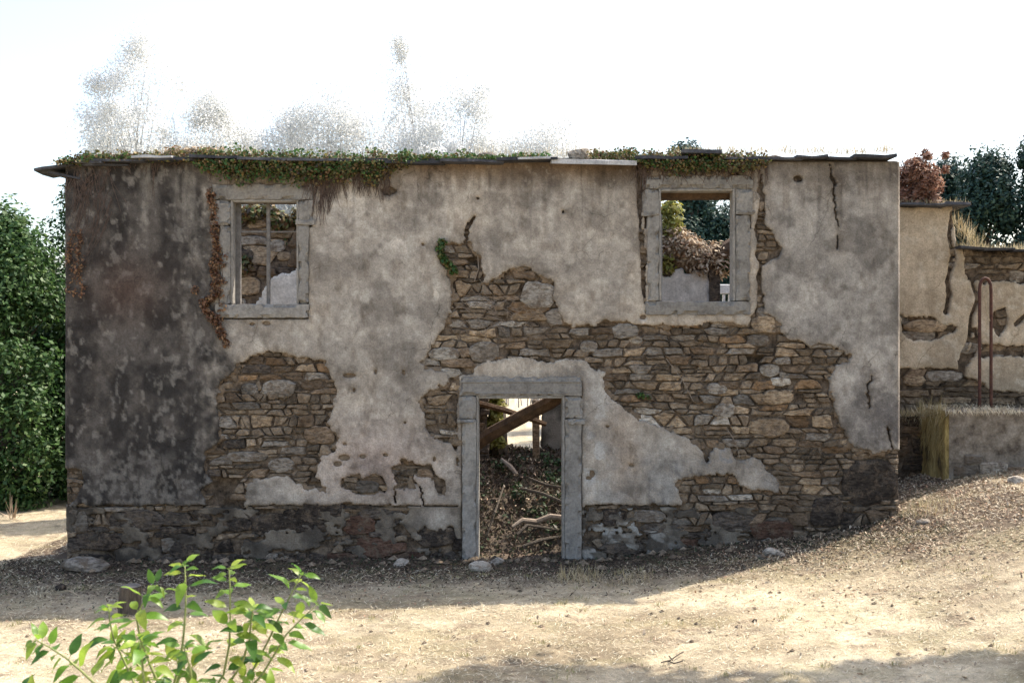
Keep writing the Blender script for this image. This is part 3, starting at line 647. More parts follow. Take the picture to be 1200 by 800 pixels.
def pick(u, v, rn):
    r = rn.random()
    if v > 588:
        if u > 800: t = [('s_dark', .3), ('s_brown', .3), ('s_redd', .25), ('s_grey', .15)]
        elif 400 < u < 490: t = [('s_redd', .6), ('s_dark', .4)]
        else: t = [('s_black', .38), ('s_dark', .47), ('s_grey', .15)]
    elif u < 420: t = [('s_brown', .36), ('s_rust', .22), ('s_grey', .2), ('s_tan', .1), ('s_dark', .12)]
    elif u < 700: t = [('s_brown', .32), ('s_grey', .28), ('s_tan', .2), ('s_rust', .08), ('s_pale', .12)]
    else: t = [('s_tan', .33), ('s_brown', .24), ('s_rust', .15), ('s_grey', .17), ('s_pale', .08), ('s_dark', .03)]
    for k, p in t:
        if r < p: return k
        r -= p
    return t[0][0]
cl = cells(70, 1060, 225, 690, hfun, BIG, seed=5)
print('front stones', stones(FW, cl, accept, pick, house, 298, (77.5, 1053.5, 190, 690), Fplaster))

# ---- surrounds
def fbox(mb, u0, u1, v0, v1, y0, y1, bev=.008, jit=.002): 
    a = FW.p(u0, v1); b = FW.p(u1, v0); mb.box(a[0], b[0], y0, y1, a[2], b[2], bev, jit); return mb
def blockmesh(x0, x1, y0, y1, z0, z1, amp=.009, chip=.045, seed=0, st=.045):
    V = []; F = []; dx, dy, dz = x1 - x0, y1 - y0, z1 - z0; sd = seed * 1.37
    def pt(x, y, z):
        ex = min(x - x0, x1 - x); ey = min(y - y0, y1 - y); ez = min(z - z0, z1 - z); e = sorted((ex, ey, ez))
        n = float(fbm(np.array((x + y) / .11 + sd), np.array((z - y) / .11 + sd), 77, 3)) - .5
        c = float(vn(np.array((x - y) / .07 + sd), np.array((z + y * .6) / .07), 79)); k = (chip * max(0, c - .45) * 1.8 + .004) * max(0, 1 - e[1] / .022)
        cx, cy, cz = (x0 + x1) / 2, (y0 + y1) / 2, (z0 + z1) / 2
        f = lambda q, c_, h: q + (-1 if q > c_ else 1) * min(h * .4, k) + amp * n * 2
        return (f(x, cx, dx), f(y, cy, dy), f(z, cz, dz))
    def grid(A, B, C, na, nb):
        b = len(V)
        for i in range(na + 1):
            for j in range(nb + 1): V.append(pt(*[A[q] + (B[q] - A[q]) * i / na + (C[q] - A[q]) * j / nb for q in range(3)]))
        for i in range(na):
            for j in range(nb): F.append((b + i * (nb + 1) + j, b + (i + 1) * (nb + 1) + j, b + (i + 1) * (nb + 1) + j + 1, b + i * (nb + 1) + j + 1))
    nx, ny, nz = [max(2, int(d / st)) for d in (dx, dy, dz)]
    grid((x0, y0, z0), (x1, y0, z0), (x0, y0, z1), nx, nz); grid((x0, y1, z0), (x0, y0, z0), (x0, y1, z1), ny, nz); grid((x1, y0, z0), (x1, y1, z0), (x1, y0, z1), ny, nz)
    grid((x0, y0, z1), (x1, y0, z1), (x0, y1, z1), nx, ny); grid((x0, y1, z0), (x1, y1, z0), (x0, y0, z0), nx, ny)
    return V, F
def fblock(name, par, u0, u1, v0, v1, y0, y1, mat):
    a = FW.p(u0, v1); b = FW.p(u1, v0); V, F = blockmesh(a[0], b[0], y0, y1, a[2], b[2], seed=int(u0 + v0)); return mk(name, V, F, M[mat], par)
def fpart(name, par, u0, u1, v0, v1, y0, y1, mat='granite', bev=.009, jit=.002):
    if mat in ('granite', 'beam'): return fblock(name, par, u0, u1, v0, v1, y0, y1, mat)
    return fbox(MB(), u0, u1, v0, v1, y0, y1, bev, jit).build(name, M[mat], par)
def window(u0, u1, v0, v1, o, label):
    a = FW.P((u0 + u1) / 2, v1); s_ = mk('window_surround', *o['lintel'], M['granite'], house, origin=(a.x, -.05, a.z)); s_['label'] = label
    return s_
def lintelmesh(u0, u1, v0, v1, y0, y1): a = FW.p(u0, v1); b = FW.p(u1, v0); return blockmesh(a[0], b[0], y0, y1, a[2], b[2], seed=int(u0))
# left window
s1 = window(*WL, dict(lintel=lintelmesh(250, 367, 216, 234.5, -.045, .24)), 'grey stone window surround with a thin broken casement')
fpart('jamb_block', s1, 248.5, 271, 234.8, 264, -.05, .24); fpart('jamb_block', s1, 350, 367.5, 234.8, 264, -.05, .24)
fpart('jamb', s1, 258, 271, 264.4, 356, -.044, .24); fpart('jamb', s1, 350, 362.5, 264.4, 356, -.044, .24)
fpart('impost', s1, 346.5, 369.5, 258, 264.2, -.062, .0); fpart('impost', s1, 247, 271.5, 259, 264.2, -.058, .0)
fpart('sill', s1, 253, 363, 356.3, 372.5, -.055, .26)
m = MB(); fbox(m, 270.6, 273.5, 233.8, 356, -.022, .2); fbox(m, 347.7, 350.4, 233.8, 356, -.022, .2); fbox(m, 273.6, 347.6, 233.8, 236.6, -.02, .2); m.build('inner_fillet', M['s_tan'] if 0 else M['granite'], s1)
# right window
s2 = window(*WR, dict(lintel=lintelmesh(753, 882, 206, 221.8, -.045, .24)), 'large grey stone window surround with a timber lintel behind')
fpart('jamb_block', s2, 752.5, 772, 222, 252, -.05, .24); fpart('jamb_block', s2, 861.5, 881.5, 222, 252, -.05, .24)
fpart('jamb', s2, 758, 772, 252.5, 352.6, -.044, .24); fpart('jamb', s2, 861.5, 879, 252.5, 352.6, -.044, .24)
fpart('impost', s2, 751, 772.5, 249, 254, -.06, .0); fpart('impost', s2, 861, 884, 247, 252.2, -.06, .0)
fpart('sill', s2, 756, 879, 353, 369, -.055, .26)
m = MB(); fbox(m, 771.7, 774.4, 221.2, 352.5, -.022, .2); fbox(m, 858.6, 861.6, 221.2, 352.5, -.022, .2); fbox(m, 774.5, 858.5, 221.2, 224.2, -.02, .2); m.build('inner_fillet', M['granite'], s2)
fpart('timber_lintel', s2, 766, 868, 213, 229, .262, .53, 'beam', .012, .004)
fpart('timber_lintel', s1, 265, 356, 222, 234, .262, .53, 'beam', .012, .004)
# old frame left in window openings
tf = empty('broken_casement', FW.P(311, 356, .16), 'thin rotten timber casement cross left standing in the left window', 'window frame')
fpart('mullion', tf, 309.3, 313.6, 236.8, 356, .13, .17, 'wood_grey_dark', .004); fpart('stile', tf, 273.8, 279, 236.8, 356, .125, .18, 'wood_grey_dark', .004)
fpart('glazing_bar', tf, 279.2, 309.1, 269, 271.4, .14, .165, 'wood_grey_dark', .003); fpart('glazing_bar', tf, 313.8, 347.4, 269.4, 271.2, .14, .165, 'wood_grey_dark', .003)
ts = FW; tag(fpart('timber_stile', None, 774.8, 777.6, 250, 352.6, .12, .18, 'grey_wood', .004), 'narrow pale timber strip standing inside the left jamb of the right window', 'timber strip')
# door surround
ds = mk('door_surround', *lintelmesh(538.5, 682, 441, 463.6, -.055, .3), M['granite'], house, origin=FW.P(600, 650)); ds['label'] = 'tall grey stone doorway surround with plain capitals'
fpart('jamb_block', ds, 537.5, 558.4, 464, 490, -.06, .3); fpart('jamb_block', ds, 661.5, 683, 464, 490, -.06, .3)
fpart('capital', ds, 535.8, 559, 490.3, 497, -.085, .02); fpart('capital', ds, 661, 685, 490.3, 497, -.085, .02)
fpart('jamb', ds, 541.5, 558.4, 490.6, 666, -.052, .3); fpart('jamb', ds, 661.5, 681.5, 490.6, 664, -.052, .3)
m = MB(); fbox(m, 558, 561.2, 463.2, 664, -.03, .26); fbox(m, 658.8, 662, 463.2, 662, -.03, .26); fbox(m, 561.3, 658.7, 463.2, 466.8, -.028, .26); m.build('inner_fillet', M['granite'], ds)
m = MB(); fbox(m, 540, 680.5, 446, 448.4, -.066, -.04); fbox(m, 556, 664, 459.5, 461, -.062, -.04); m.build('moulding', M['granite'], ds)
fpart('timber_lintel', ds, 552, 668, 452, 468.5, .31, .54, 'beam', .012, .004)

# ---- wall top: slates, earth, rubble
def slate(par, u0, u1, v, th, y0, y1, tilt=0, mat='slate', yaw=0, pitch=0):
    c = FW.p((u0 + u1) / 2, v); hx = (u1 - u0) / 180; n = 9
    # irregular outline
    rn = random.Random(int(u0 * 7 + v)); P = []
    corners = [(-hx, y0), (-.4 * hx, y0), (.35 * hx, y0), (hx, y0), (hx, (y0 + y1) / 2), (hx, y1), (0, y1), (-hx, y1), (-hx, (y0 + y1) / 2)]
    for (x, y) in corners: P.append((x + rn.uniform(-.05, .05), y + rn.uniform(-.06, .06)))
    t = th / 90; V = [(x, y, t / 2 + rn.uniform(-.008, .008)) for x, y in P] + [(x, y, -t / 2) for x, y in P]
    F = [tuple(range(n)), tuple(range(2 * n - 1, n - 1, -1))] + [(i, i + n, (i + 1) % n + n, (i + 1) % n) for i in range(n)]
    A = np.array(V); Rm = (Matrix.Rotation(R(tilt), 3, 'Y') @ Matrix.Rotation(R(pitch), 3, 'X')); A = A @ np.array(Rm).T
    A += np.array([c[0], 0, c[2]])
    return mk('roof_slate', A, F, M[mat], par)
SL = [(43, 86, 197, 3, -.1, .5, -8), (62, 92, 206, 2.5, -.05, .4, 12), (80, 128, 192, 3, -.17, .5, 1), (118, 176, 190.5, 2.6, -.2, .5, 0), (172, 232, 189, 3, -.16, .5, -1), (228, 286, 186.5, 3, -.2, .5, 0),
  (282, 340, 189, 3, -.18, .5, 1), (336, 398, 190, 3, -.17, .5, 0), (396, 456, 190, 3, -.16, .5, 0), (452, 520, 192.5, 3.4, -.2, .5, 0), (514, 588, 191.5, 3.4, -.22, .5, 1),
  (584, 650, 189.5, 3, -.2, .5, -1), (742, 800, 187.5, 3, -.18, .5, 0), (796, 842, 180.5, 4, -.2, .5, 1), (842, 884, 187, 3, -.15, .5, 0), (880, 930, 187, 2.2, -.12, .5, .6), (926, 968, 186, 2.4, -.17, .5, -.8), (964, 1006, 187, 2.6, -.12, .5, .5), (1000, 1042, 185.5, 3.6, -.2, .5, .8),
  (100, 150, 194.5, 2, -.1, .4, 0), (460, 540, 189, 2, -.1, .5, 0), (895, 935, 187.5, 2.4, -.12, .4, 1)]
for s_ in SL: slate(house, *s_)
slate(house, 645, 744, 190.5, 5, -.24, .4, 1.2, 'slate_pale', pitch=8); slate(house, 160, 212, 187, 2.5, -.24, .3, 0, 'slate_pale'); slate(house, 600, 648, 187, 2.5, -.24, .3, -1.5, 'slate_pale', pitch=5)
def ridge(name, par, fr, pts, ya, yb, mat, seed, base):
    """lumpy earth bank along a wall top; pts = (u, v top)"""
    us = np.arange(pts[0][0], pts[-1][0], 3.0); tv = np.interp(us, [p[0] for p in pts], [p[1] for p in pts]); m = 7
    V = np.zeros((len(us), m, 3))
    for k in range(m):
        t = k / (m - 1); s_ = math.sin(math.pi * t) ** .7
        q = fr.p(us, base + (tv - base) * s_ * (.75 + .5 * fbm(us / 14, us * 0 + k, seed)), 0)
        q[:, 1] = fr.y + ya + (yb - ya) * t + .03 * (vn(us / 6, us * 0 + k, seed + 3) - .5); V[:, k] = q
    id_ = np.arange(len(us) * m).reshape(len(us), m)
    F = np.stack([id_[:-1, :-1], id_[1:, :-1], id_[1:, 1:], id_[:-1, 1:]], -1).reshape(-1, 4)
    return mk(name, V.reshape(-1, 3), F, mat, par, smooth=True)
ridge('wall_top_earth', house, FW, [(84, 188), (100, 183), (140, 181), (200, 182), (300, 182), (560, 181), (690, 182), (760, 178), (880, 180), (940, 180), (1040, 184)], -.04, .5, M['earth'], 71, 190)
m = MB()
def rock(name, loc, dims, mat, par=None, seed=0, rotz=0, n=2):
    import bmesh
    bm = bmesh.new(); bmesh.ops.create_icosphere(bm, subdivisions=n, radius=1); rn = np.random.default_rng(seed)
    V = np.array([v.co for v in bm.verts]); F = [tuple(v.index for v in f.verts) for f in bm.faces]; bm.free()
    for _ in range(5):
        d = rn.normal(size=3); d /= np.linalg.norm(d); h = rn.uniform(.45, .8); k = V @ d; V = V - np.outer(np.clip(k - h, 0, 9), d)
    V = V * (1 + rn.uniform(-.06, .06, len(V)))[:, None] * np.array(dims)
    c, s_ = math.cos(rotz), math.sin(rotz); V = V @ np.array([[c, s_, 0], [-s_, c, 0], [0, 0, 1]]) + np.array(loc)
    return mk(name, V, F, M[mat], par)
tag(rock('boulder', FW.P(676, 180, .12), (.2, .16, .125), 's_pale', seed=4), 'pale grey boulder lying on the wall top between tufts of grass', 'stone')
tag(rock('boulder', FW.P(572, 184, .12), (.16, .14, .09), 's_grey', seed=9), 'smaller grey stone half buried in ivy on the wall top', 'stone')
# low left side wall and rear walls of the ruin are built below

# ------------------------------------------------------------------ ivy and creepers
def strand(mb, u, v, ln, drift, r=.0055, y=-.04, rn=random):
    pts = []; x, z = u, v
    for k in range(6):
        pts.append(FW.P(x, z, y + rn.uniform(-.012, .008))); x += drift / 5 + rn.uniform(-2, 2); z += ln / 5
    mb.tube(pts, [r * (1 - .13 * k) for k in range(6)], 4, False)
def ivy_band(u, w_up, w_dn, n, size, y0=-.17, y1=.35, rng=RNG):
    k = rng.integers(0, len(u), n); uu = np.array(u)[k] + rng.normal(0, 4, n); up = np.array(w_up)[k]; dn = np.array(w_dn)[k]
    t = rng.random(n); hang = rng.random(n) < dn / (up + dn + 1e-6)
    vv = np.where(hang, 190 + dn * rng.random(n) ** 1.25, 190 - up * np.sqrt(rng.random(n)) )
    yy = np.where(hang, rng.uniform(-.2, -.04, n), y0 + (y1 - y0) * rng.random(n)); P = FW.p(uu, vv); P[:, 1] = yy
    nm = rdir(n, rng) * .8 + np.array([0, -.6, .5]); nm /= np.linalg.norm(nm, axis=1)[:, None]
    a = np.cross(nm, rdir(n, rng)); a /= np.linalg.norm(a, axis=1)[:, None]; b = np.cross(nm, a); s_ = size * rng.uniform(.55, 1.3, n)[:, None]
    return quads(P, a * s_ * .5, b * s_ * .42)
def prof(pts, st=2.0):
    u = np.arange(pts[0][0], pts[-1][0], st); P = np.array(pts, float)
    j = fbm(u / 7, u * 0, 81) * 1.9 + .05
    return u, np.interp(u, P[:, 0], P[:, 1]) * j, np.interp(u, P[:, 0], P[:, 2]) * j
def ivy(name, label, parts, hanging, cat_='ivy'):
    mid = parts[0][0][len(parts[0][0]) // 2]; o = empty(name, FW.P(mid[0], 190, -.05), label, cat_, 'creepers on the house')
    for pts, n, size, mat in parts:
        u, a, b = prof(pts); v, f = ivy_band(u, a, b, n, size); tag(mk('leaves', v, f, M[mat], o), kind='stuff')
    mb = MB()
    for (ua, ub, va, vb, n, ln, dr) in hanging:
        for _ in range(n): strand(mb, random.uniform(ua, ub), random.uniform(va, vb), random.uniform(.4, 1) * ln, random.uniform(-1, 1) * dr)
    if mb.v: tag(mb.build('stems', M['vine'], o), kind='stuff')
    return o
ivy('ivy', 'dense green and brown ivy mat hanging over the wall top above the left window',
    [([(236, 10, 6), (262, 13, 16), (300, 13, 22), (345, 13, 24), (400, 12, 20), (450, 12, 13), (470, 11, 4), (500, 8, 1)], 4200, .045, 'ivy'),
     ([(236, 9, 6), (280, 9, 15), (330, 8, 14), (380, 8, 28), (420, 8, 24), (462, 8, 18), (480, 3, 3)], 5600, .04, 'ivy_mix')],
    [(362, 402, 196, 208, 70, 46, 12), (425, 462, 200, 208, 34, 34, 7), (396, 440, 200, 206, 50, 28, 7), (250, 360, 192, 200, 50, 22, 6), (372, 386, 205, 212, 20, 62, 5)])
ivy('ivy', 'flat green ivy along the eave slates in the middle of the facade',
    [([(476, 9, -1), (500, 10, 0), (548, 10, 0), (560, 5, 0), (640, 6, 0)], 2600, .04, 'ivy')], [(476, 550, 186, 190, 14, 9, 6)])
ivy('ivy', 'light green weeds and brown ivy tangle above the right window',
    [([(690, 9, 0), (720, 13, 0), (750, 13, 6), (770, 13, 14), (830, 10, 14), (876, 9, 10), (895, 6, 3)], 3800, .04, 'ivy_mix'),
     ([(700, 13, 0), (740, 15, 4), (790, 13, 12), (850, 5, 10)], 1900, .038, 'ivy')],
    [(745, 880, 186, 198, 110, 26, 12), (880, 898, 186, 194, 20, 34, 5), (745, 760, 190, 198, 16, 40, 4)])
ivy('ivy', 'patchy ivy and dry leaves over the left end of the wall top',
    [([(76, 1, 6), (100, 9, 3), (150, 12, 1), (240, 11, 1)], 2600, .042, 'ivy_mix'), ([(80, 4, 5), (110, 8, 2), (160, 9, 0), (200, 3, 0)], 1700, .042, 'ivy')],
    [(80, 130, 196, 215, 34, 60, 22), (180, 184, 190, 192, 3, 50, 2), (80, 240, 188, 196, 40, 14, 6)])
# clinging dry creeper left of the left window
cr = empty('dry_creeper', FW.P(256, 400, -.05), 'rust red dry creeper climbing beside the left window', 'creeper', 'creepers on the house')
path = [(262, 395), (256, 380), (246, 368), (240, 355), (250, 348), (255, 330), (252, 310), (256, 290), (252, 270), (254, 250), (249, 235), (247, 222)]
mb = MB(); mb.tube([FW.P(a, b, -.04) for a, b in path], .006, 5); mb.tube([FW.P(a, b, -.04) for a, b in [(240, 355), (234, 348), (228, 334)]], .004, 4); 
mb.tube([FW.P(a, b, -.04) for a, b in [(256, 290), (262, 320), (258, 350), (262, 395)]], .005, 4); tag(mb.build('stems', M['vine'], cr), kind='stuff')
pc = []
for a, b in zip(path[:-1], path[1:]):
    for t in (0, .33, .66): pc.append(FW.p(a[0] + t * (b[0] - a[0]), a[1] + t * (b[1] - a[1]), -.05))
for (a, b) in [(262, 330), (260, 345), (262, 360), (258, 372), (264, 300), (262, 310), (230, 340), (262, 390), (266, 402)]: pc.append(FW.p(a, b, -.05))
P_ = np.array(pc); v, f = leafcloud(P_, .07, 2000, .028); v[:, 1] = np.clip(v[:, 1], -.11, -.03); tag(mk('leaves', v, f, M['ivy_dead'], cr), kind='stuff')
# dry stems on left corner
cr = empty('dry_creeper', FW.P(95, 330, -.05), 'bare grey brown dead creeper stems at the upper left corner of the facade', 'creeper', 'creepers on the house')
mb = MB()
for _ in range(42):
    u = random.uniform(88, 135); v0 = random.uniform(195, 270); pts = []
    for k in range(5): pts.append(FW.P(max(u, 80), v0, -.034 - random.uniform(0, .012))); u -= random.uniform(1, 7); v0 += random.uniform(8, 15)
    mb.tube(pts, [.004, .0035, .003, .002, .0015], 4, False)
tag(mb.build('stems', M['dry_twig'] if 0 else M['vine'], cr), kind='stuff')
C_ = np.array([FW.p(random.uniform(80, 100), random.uniform(270, 345), -.05) for _ in range(40)]); v, f = leafcloud(C_, .06, 420, .026); v[:, 1] = np.clip(v[:, 1], -.1, -.03)
tag(mk('leaves', v, f, M['ivy_dead'], cr), kind='stuff')
C_ = np.array([FW.p(a, b, -.06) for a, b in [(518, 287), (516, 293), (518, 300), (522, 306), (527, 311), (531, 315), (519, 284), (532, 318)]])
v, f = leafcloud(C_, .06, 420, .034); tag(mk('wall_plant', v, f, M['ivy']), 'small green tuft growing at the top of the bare stone above the door', 'plant')
C_ = np.array([FW.p(a, b, -.02) for a, b in [(748, 463), (754, 464), (760, 465), (752, 462)]])
v, f = leafcloud(C_, .035, 120, .025); tag(mk('wall_plant', v, f, M['ivy']), 'tiny green sprig in the joints of the stone right of the door', 'plant')
# dry roots on bare stone
mb = MB()
for _ in range(60):
    u = random.gauss(583, 22); v0 = random.uniform(345, 385); pts = []
    for k in range(5): pts.append(FW.P(u, v0, -.03 - random.uniform(0, .03))); u += random.uniform(-8, 8); v0 += random.uniform(-3, 6)
    mb.tube(pts, .0028, 4, False)
for (a, b) in [((780, 420), (812, 470)), ((788, 455), (800, 440)), ((742, 425), (744, 445)), ((850, 500), (866, 535)), ((560, 300), (556, 330))]:
    mb.tube([FW.P(*a, -.04), FW.P((a[0] + b[0]) / 2 + 3, (a[1] + b[1]) / 2, -.06), FW.P(*b, -.04)], .0045, 4, False)
tag(mb.build('dry_roots', M['dry_twig']), 'tangle of dry roots clinging to the bare stones above the door', 'roots', kind='stuff')
# dry grass on the wall top, right part
b1 = []
for u in np.arange(800, 1050, 3): b1.append(tuft_blades((u - 600) / 90, random.uniform(-.1, .15), .12, int(26 * random.random()) + 4, random.uniform(.08, .2), z=5.2 + .07, lean=.8, wd=.006))
for u in np.arange(180, 300, 5): b1.append(tuft_blades((u - 600) / 90, .1, .12, 14, .17, z=5.2 + .05, lean=.7, wd=.005))
for u in np.arange(560, 800, 6): b1.append(tuft_blades((u - 600) / 90, .15, .12, 12, .17, z=5.2 + .05, lean=.6, wd=.005))
v, f = cat(*b1); tag(mk('dry_grass', v, f, M['drygrass']), 'thin straw coloured grass growing along the top of the facade', 'grass', kind='stuff')
b1 = [leafcloud(np.array([FW.p(u, 178, .1) for u in np.arange(196, 262, 6)]), .1, 900, .03, elong=2)]
v, f = cat(*b1); tag(mk('dry_plant', v, f, M['litter']), 'clump of pinkish dry leaves on the wall top left of the left window', 'plant')

# ------------------------------------------------------------------ inner ruins
def simple_wall(name, label, d, outline, holes, hf, thick, pl, pickf, big=(), colf=None, plmat='plaster', limit=200, uv=None, st=2.0, seed=11, coremat='mortar', asp=.36, joint=.9):
    fr = Fr(d); us = [p[0] for p in outline]; vs = [p[1] for p in outline]
    base = fr.P((min(us) + max(us)) / 2, max(vs) - 4); o = empty(name, base, label, 'wall')
    def body(u, v):
        n = (fbm(u / 10, v / 10, seed) - .5) * 7; k = -sd_poly(u, v, outline) + n
        for h in holes: k = np.minimum(k, sd_poly(u, v, h) + n * .6)
        return k
    def Fp(u, v):
        n = (fbm(u / 9, v / 9, seed + 1) - .5) * 9 + (fbm(u / 3, v / 3, seed + 2, 2) - .5) * 3; d_ = -1e9
        for P in pl[0]: d_ = np.maximum(d_, -sd_poly(u, v, P) + n)
        for P in pl[1]: d_ = np.minimum(d_, sd_poly(u, v, P) + n)
        for L, hw in pl[2]: d_ = np.minimum(d_, sd_line(u, v, L, hw) + n * .3)
        return np.minimum(d_, body(u, v) - .5)
    u0, u1, v0, v1 = min(us) - 3, max(us) + 3, min(vs) - 3, max(vs) + 3
    sheet('wall_core', fr, u0, u1, v0, v1, 4, body, lambda u, v, K: .045 + .03 * (fbm(u / 6, v / 4, seed) - .5), thick, M[coremat], o, None, True)
    if pl[0]: sheet('render_coat', fr, u0, u1, v0, v1, st, Fp, lambda u, v, K: -.02 - .01 * fbm(u / 30, v / 30, seed) + .012 * np.clip(1 - K / 3, 0, 1) ** 2, .05, M[plmat], o, colf or (lambda u, v, K: lerp((.33, .29, .24), (.25, .22, .185), fbm(u / 20, v / 20, seed)) * (.85 + .3 * fbm(u / 5, v / 5, 3))[..., None]))
    def acc(u, v, P):
        U = np.append(P[:, 0], u); V_ = np.append(P[:, 1], v); B = body(U, V_)
        if B[-1] < 2 or (B < -2).mean() > .3: return False
        F_ = Fp(U, V_); return (F_ < 0).mean() > .4
    n = stones(fr, cells(u0, u1, v0, v1, hf, big, seed=seed, asp=asp), acc, pickf, o, limit, (min(us), max(us), min(vs), max(vs)), Fp, seed, joint=joint)
    print(name, n); return o, fr
def pk(t):
    def f_(u, v, rn):
        r = rn.random()
        for k, p in t:
            if r < p: return k
            r -= p
        return t[0][0]
    return f_
ww = lambda u, v, K: lerp((.42, .40, .37), (.74, .73, .71), fbm(u / 16, v / 16, 8)) * (.8 + .3 * fbm(u / 6, v / 9, 9))[..., None]
# rear wall: left length seen through the left window
simple_wall('rear_wall', 'broken inner stone wall with brown stones and a limewashed patch seen through the left window', 18.0,
    [(250, 262), (285, 256), (306, 252), (330, 262), (360, 258), (420, 275), (500, 320), (560, 420), (566, 470), (566, 640), (250, 640)], [], lambda u, v: 14, .5,
    ([[(304, 350), (314, 330), (326, 322), (340, 318), (356, 312), (420, 330), (540, 440), (540, 640), (262, 640), (268, 420), (290, 370)]], [], []),
    pk([('s_brown', .4), ('s_tan', .25), ('s_dark', .2), ('s_grey', .15)]), big=[(325, 288, 10, 8, 's_pale'), (333, 300, 10, 7, 's_tan'), (292, 335, 14, 12, 's_tan'), (286, 300, 14, 9, 's_dark')], colf=ww, plmat='whitewash', seed=13, limit=120)
C_ = np.array([[(u - 600) * 18 / FPX, 4.0 + random.uniform(-.1, .3), CAMZ + (400 - v) * 18 / FPX] for u, v in [(280, 252), (296, 250), (312, 248), (326, 258), (340, 262), (350, 255), (280, 300), (285, 310), (325, 268), (336, 275), (330, 262), (318, 256)]])
v, f = leafcloud(C_, .18, 2600, .06); tag(mk('ivy', v, f, M['ivy_mix']), 'ragged ivy over the top of the inner wall behind the left window', 'ivy', kind='stuff')
# rear wall right of the back doorway
simple_wall('rear_wall', 'mossy grey rendered inner wall standing right of the gap behind the doorway', 17.6,
    [(636, 430), (700, 400), (900, 395), (900, 640), (634, 640)], [], lambda u, v: 14, .45, ([[(630, 425), (700, 395), (780, 390), (790, 640), (634, 640)]], [], []),
    pk([('s_grey', .5), ('s_dark', .5)]), colf=lambda u, v, K: lerp((.12, .12, .11), (.27, .265, .25), ss(.35, .65, fbm(u / 12, v / 14, 5))), seed=15, limit=40)
# white room wall through right window
simple_wall('white_room_wall', 'low whitewashed inner wall under a heap of dead growth seen through the right window', 18.0,
    [(745, 300), (790, 296), (835, 306), (840, 380), (840, 560), (745, 560)], [[(801, 314), (811, 314), (811, 321), (801, 321)]], lambda u, v: 14, .5,
    ([[(770, 325), (786, 322), (798, 316), (832, 318), (834, 560), (745, 560), (748, 345)]], [], []),
    pk([('s_brown', .6), ('s_dark', .4)]), colf=ww, plmat='whitewash', seed=17, limit=60)
f18 = Fr(18.0)
def growth(name, label, pts, r, parts, kind='stuff', cat_='undergrowth'):
    P = np.array([f18.p(u, v, dy) for u, v, dy in pts]); o = empty(name, P[0] * [1, 1, 0] + [0, 0, P[:, 2].min()], label, cat_, kind=kind)
    for n, s_, mt in parts:
        v, f = leafcloud(P, r, n, s_, elong=2.2); mk('leaves', v, f, M[mt], o)
    return o
pts = [(u, 292 - 14 * math.exp(-((u - 788) / 18) ** 2) + (6 if u > 815 else 0) + k, dy) for u in range(742, 850, 7) for k in (0, 12) for dy in (0, .3)]
P = np.array([f18.p(u, v, dy) for u, v, dy in pts]); a1 = leafcloud(P, .24, 12000, .035, elong=2.6); 
tag(mk('dead_bramble', *a1, M['litter']), 'heap of sunlit dead bramble on top of the whitewashed inner wall', 'bramble', kind='stuff')
v, f = leafcloud(np.array([f18.p(u, v, 0) for u, v in [(776, 262), (780, 250), (774, 275), (790, 262), (782, 240), (788, 248), (776, 300), (780, 310)]]), .2, 900, .06); tag(mk('young_tree_foliage', v, f, M['yellowish']), 'yellow green sprays showing at the left side of the right window', 'foliage', kind='stuff')
# dark post, board and balusters
def bx(name, u0, u1, v0, v1, d, th, mat, par=None, bev=.01, jit=.003):
    fr = Fr(d); a = fr.p(u0, v1); b = fr.p(u1, v0); m = MB(); m.box(a[0], b[0], fr.y, fr.y + th, a[2], b[2], bev, jit); return m.build(name, M[mat], par)
tag(bx('stone_pier', 832, 844, 296, 470, 17.9, .3, 's_dark'), 'dark stone pier beside the whitewashed wall in the right window', 'pier')
o = MB(); o.tube([f18.P(826, 310, -.05), f18.P(840, 300, -.05), f18.P(866, 284, -.05), f18.P(890, 276, 0)], [.13, .14, .15, .15], 8); tag(o.build('roof_beam', M['beam']), 'dark charred roof beam slanting up behind the right window', 'beam')
pl = [(u, v, 0) for u in (846, 854, 862, 870) for v in (292, 302, 310)]
P = np.array([f18.p(*q) for q in pl]); tag(mk('hanging_ivy', *leafcloud(P, .14, 900, .06), M['ivy']), 'dark ivy hanging under the charred beam in the right window', 'ivy', kind='stuff')
bal = empty('balustrade', Fr(19.5).P(856, 360), 'white board and small balusters glimpsed low in the right window', 'balustrade')
bx('rail', 838, 884, 333, 344, 19.5, .12, 'white_board', bal)
for k in range(6): bx('baluster', 840 + k * 7, 843 + k * 7, 345, 366, 19.52, .06, 'white_board', bal, .008, .001)
bx('base_rail', 838, 884, 366.5, 480, 19.5, .12, 'white_board', bal)
# rubble mound inside behind the doorway
def mound_h(x, y):
    t = ss(.2, 3.4, y); w_ = ss(-5.6, -4.2, x) * ss(5, 4, x)
    return gh(x, y) - .05 + w_ * (.86 * t + .25 * ss(.2, .9, y) * fbm(x / .35, y / .35, 91) + .22 * (fbm(x / .9, y / .9, 92) - .4) * t - .35 * ss(.0, .9, x) * t * 0 - 1.25 * ss(4.0, 6.2, y)) * ss(-.05, .3, y)
mx, my = np.meshgrid(np.arange(-5.5, 4.9, .06), np.arange(-.1, 6.5, .06)); mz = mound_h(mx, my); id_ = np.arange(mx.size).reshape(mx.shape)
mo = mk('rubble_mound', np.stack([mx, my, mz], -1).reshape(-1, 3), np.stack([id_[:-1, :-1], id_[:-1, 1:], id_[1:, 1:], id_[1:, :-1]], -1).reshape(-1, 4), M['earth'], smooth=True)
tag(mo, 'earth and rubble mound filling the ground floor behind the doorway', kind='structure')
v, f = cat(scatter_flat(16000, (-1.6, 1.8), (.0, 4.6), .065, .035, lambda x, y: x < 9, .6, zf=mound_h, hgt=.03))
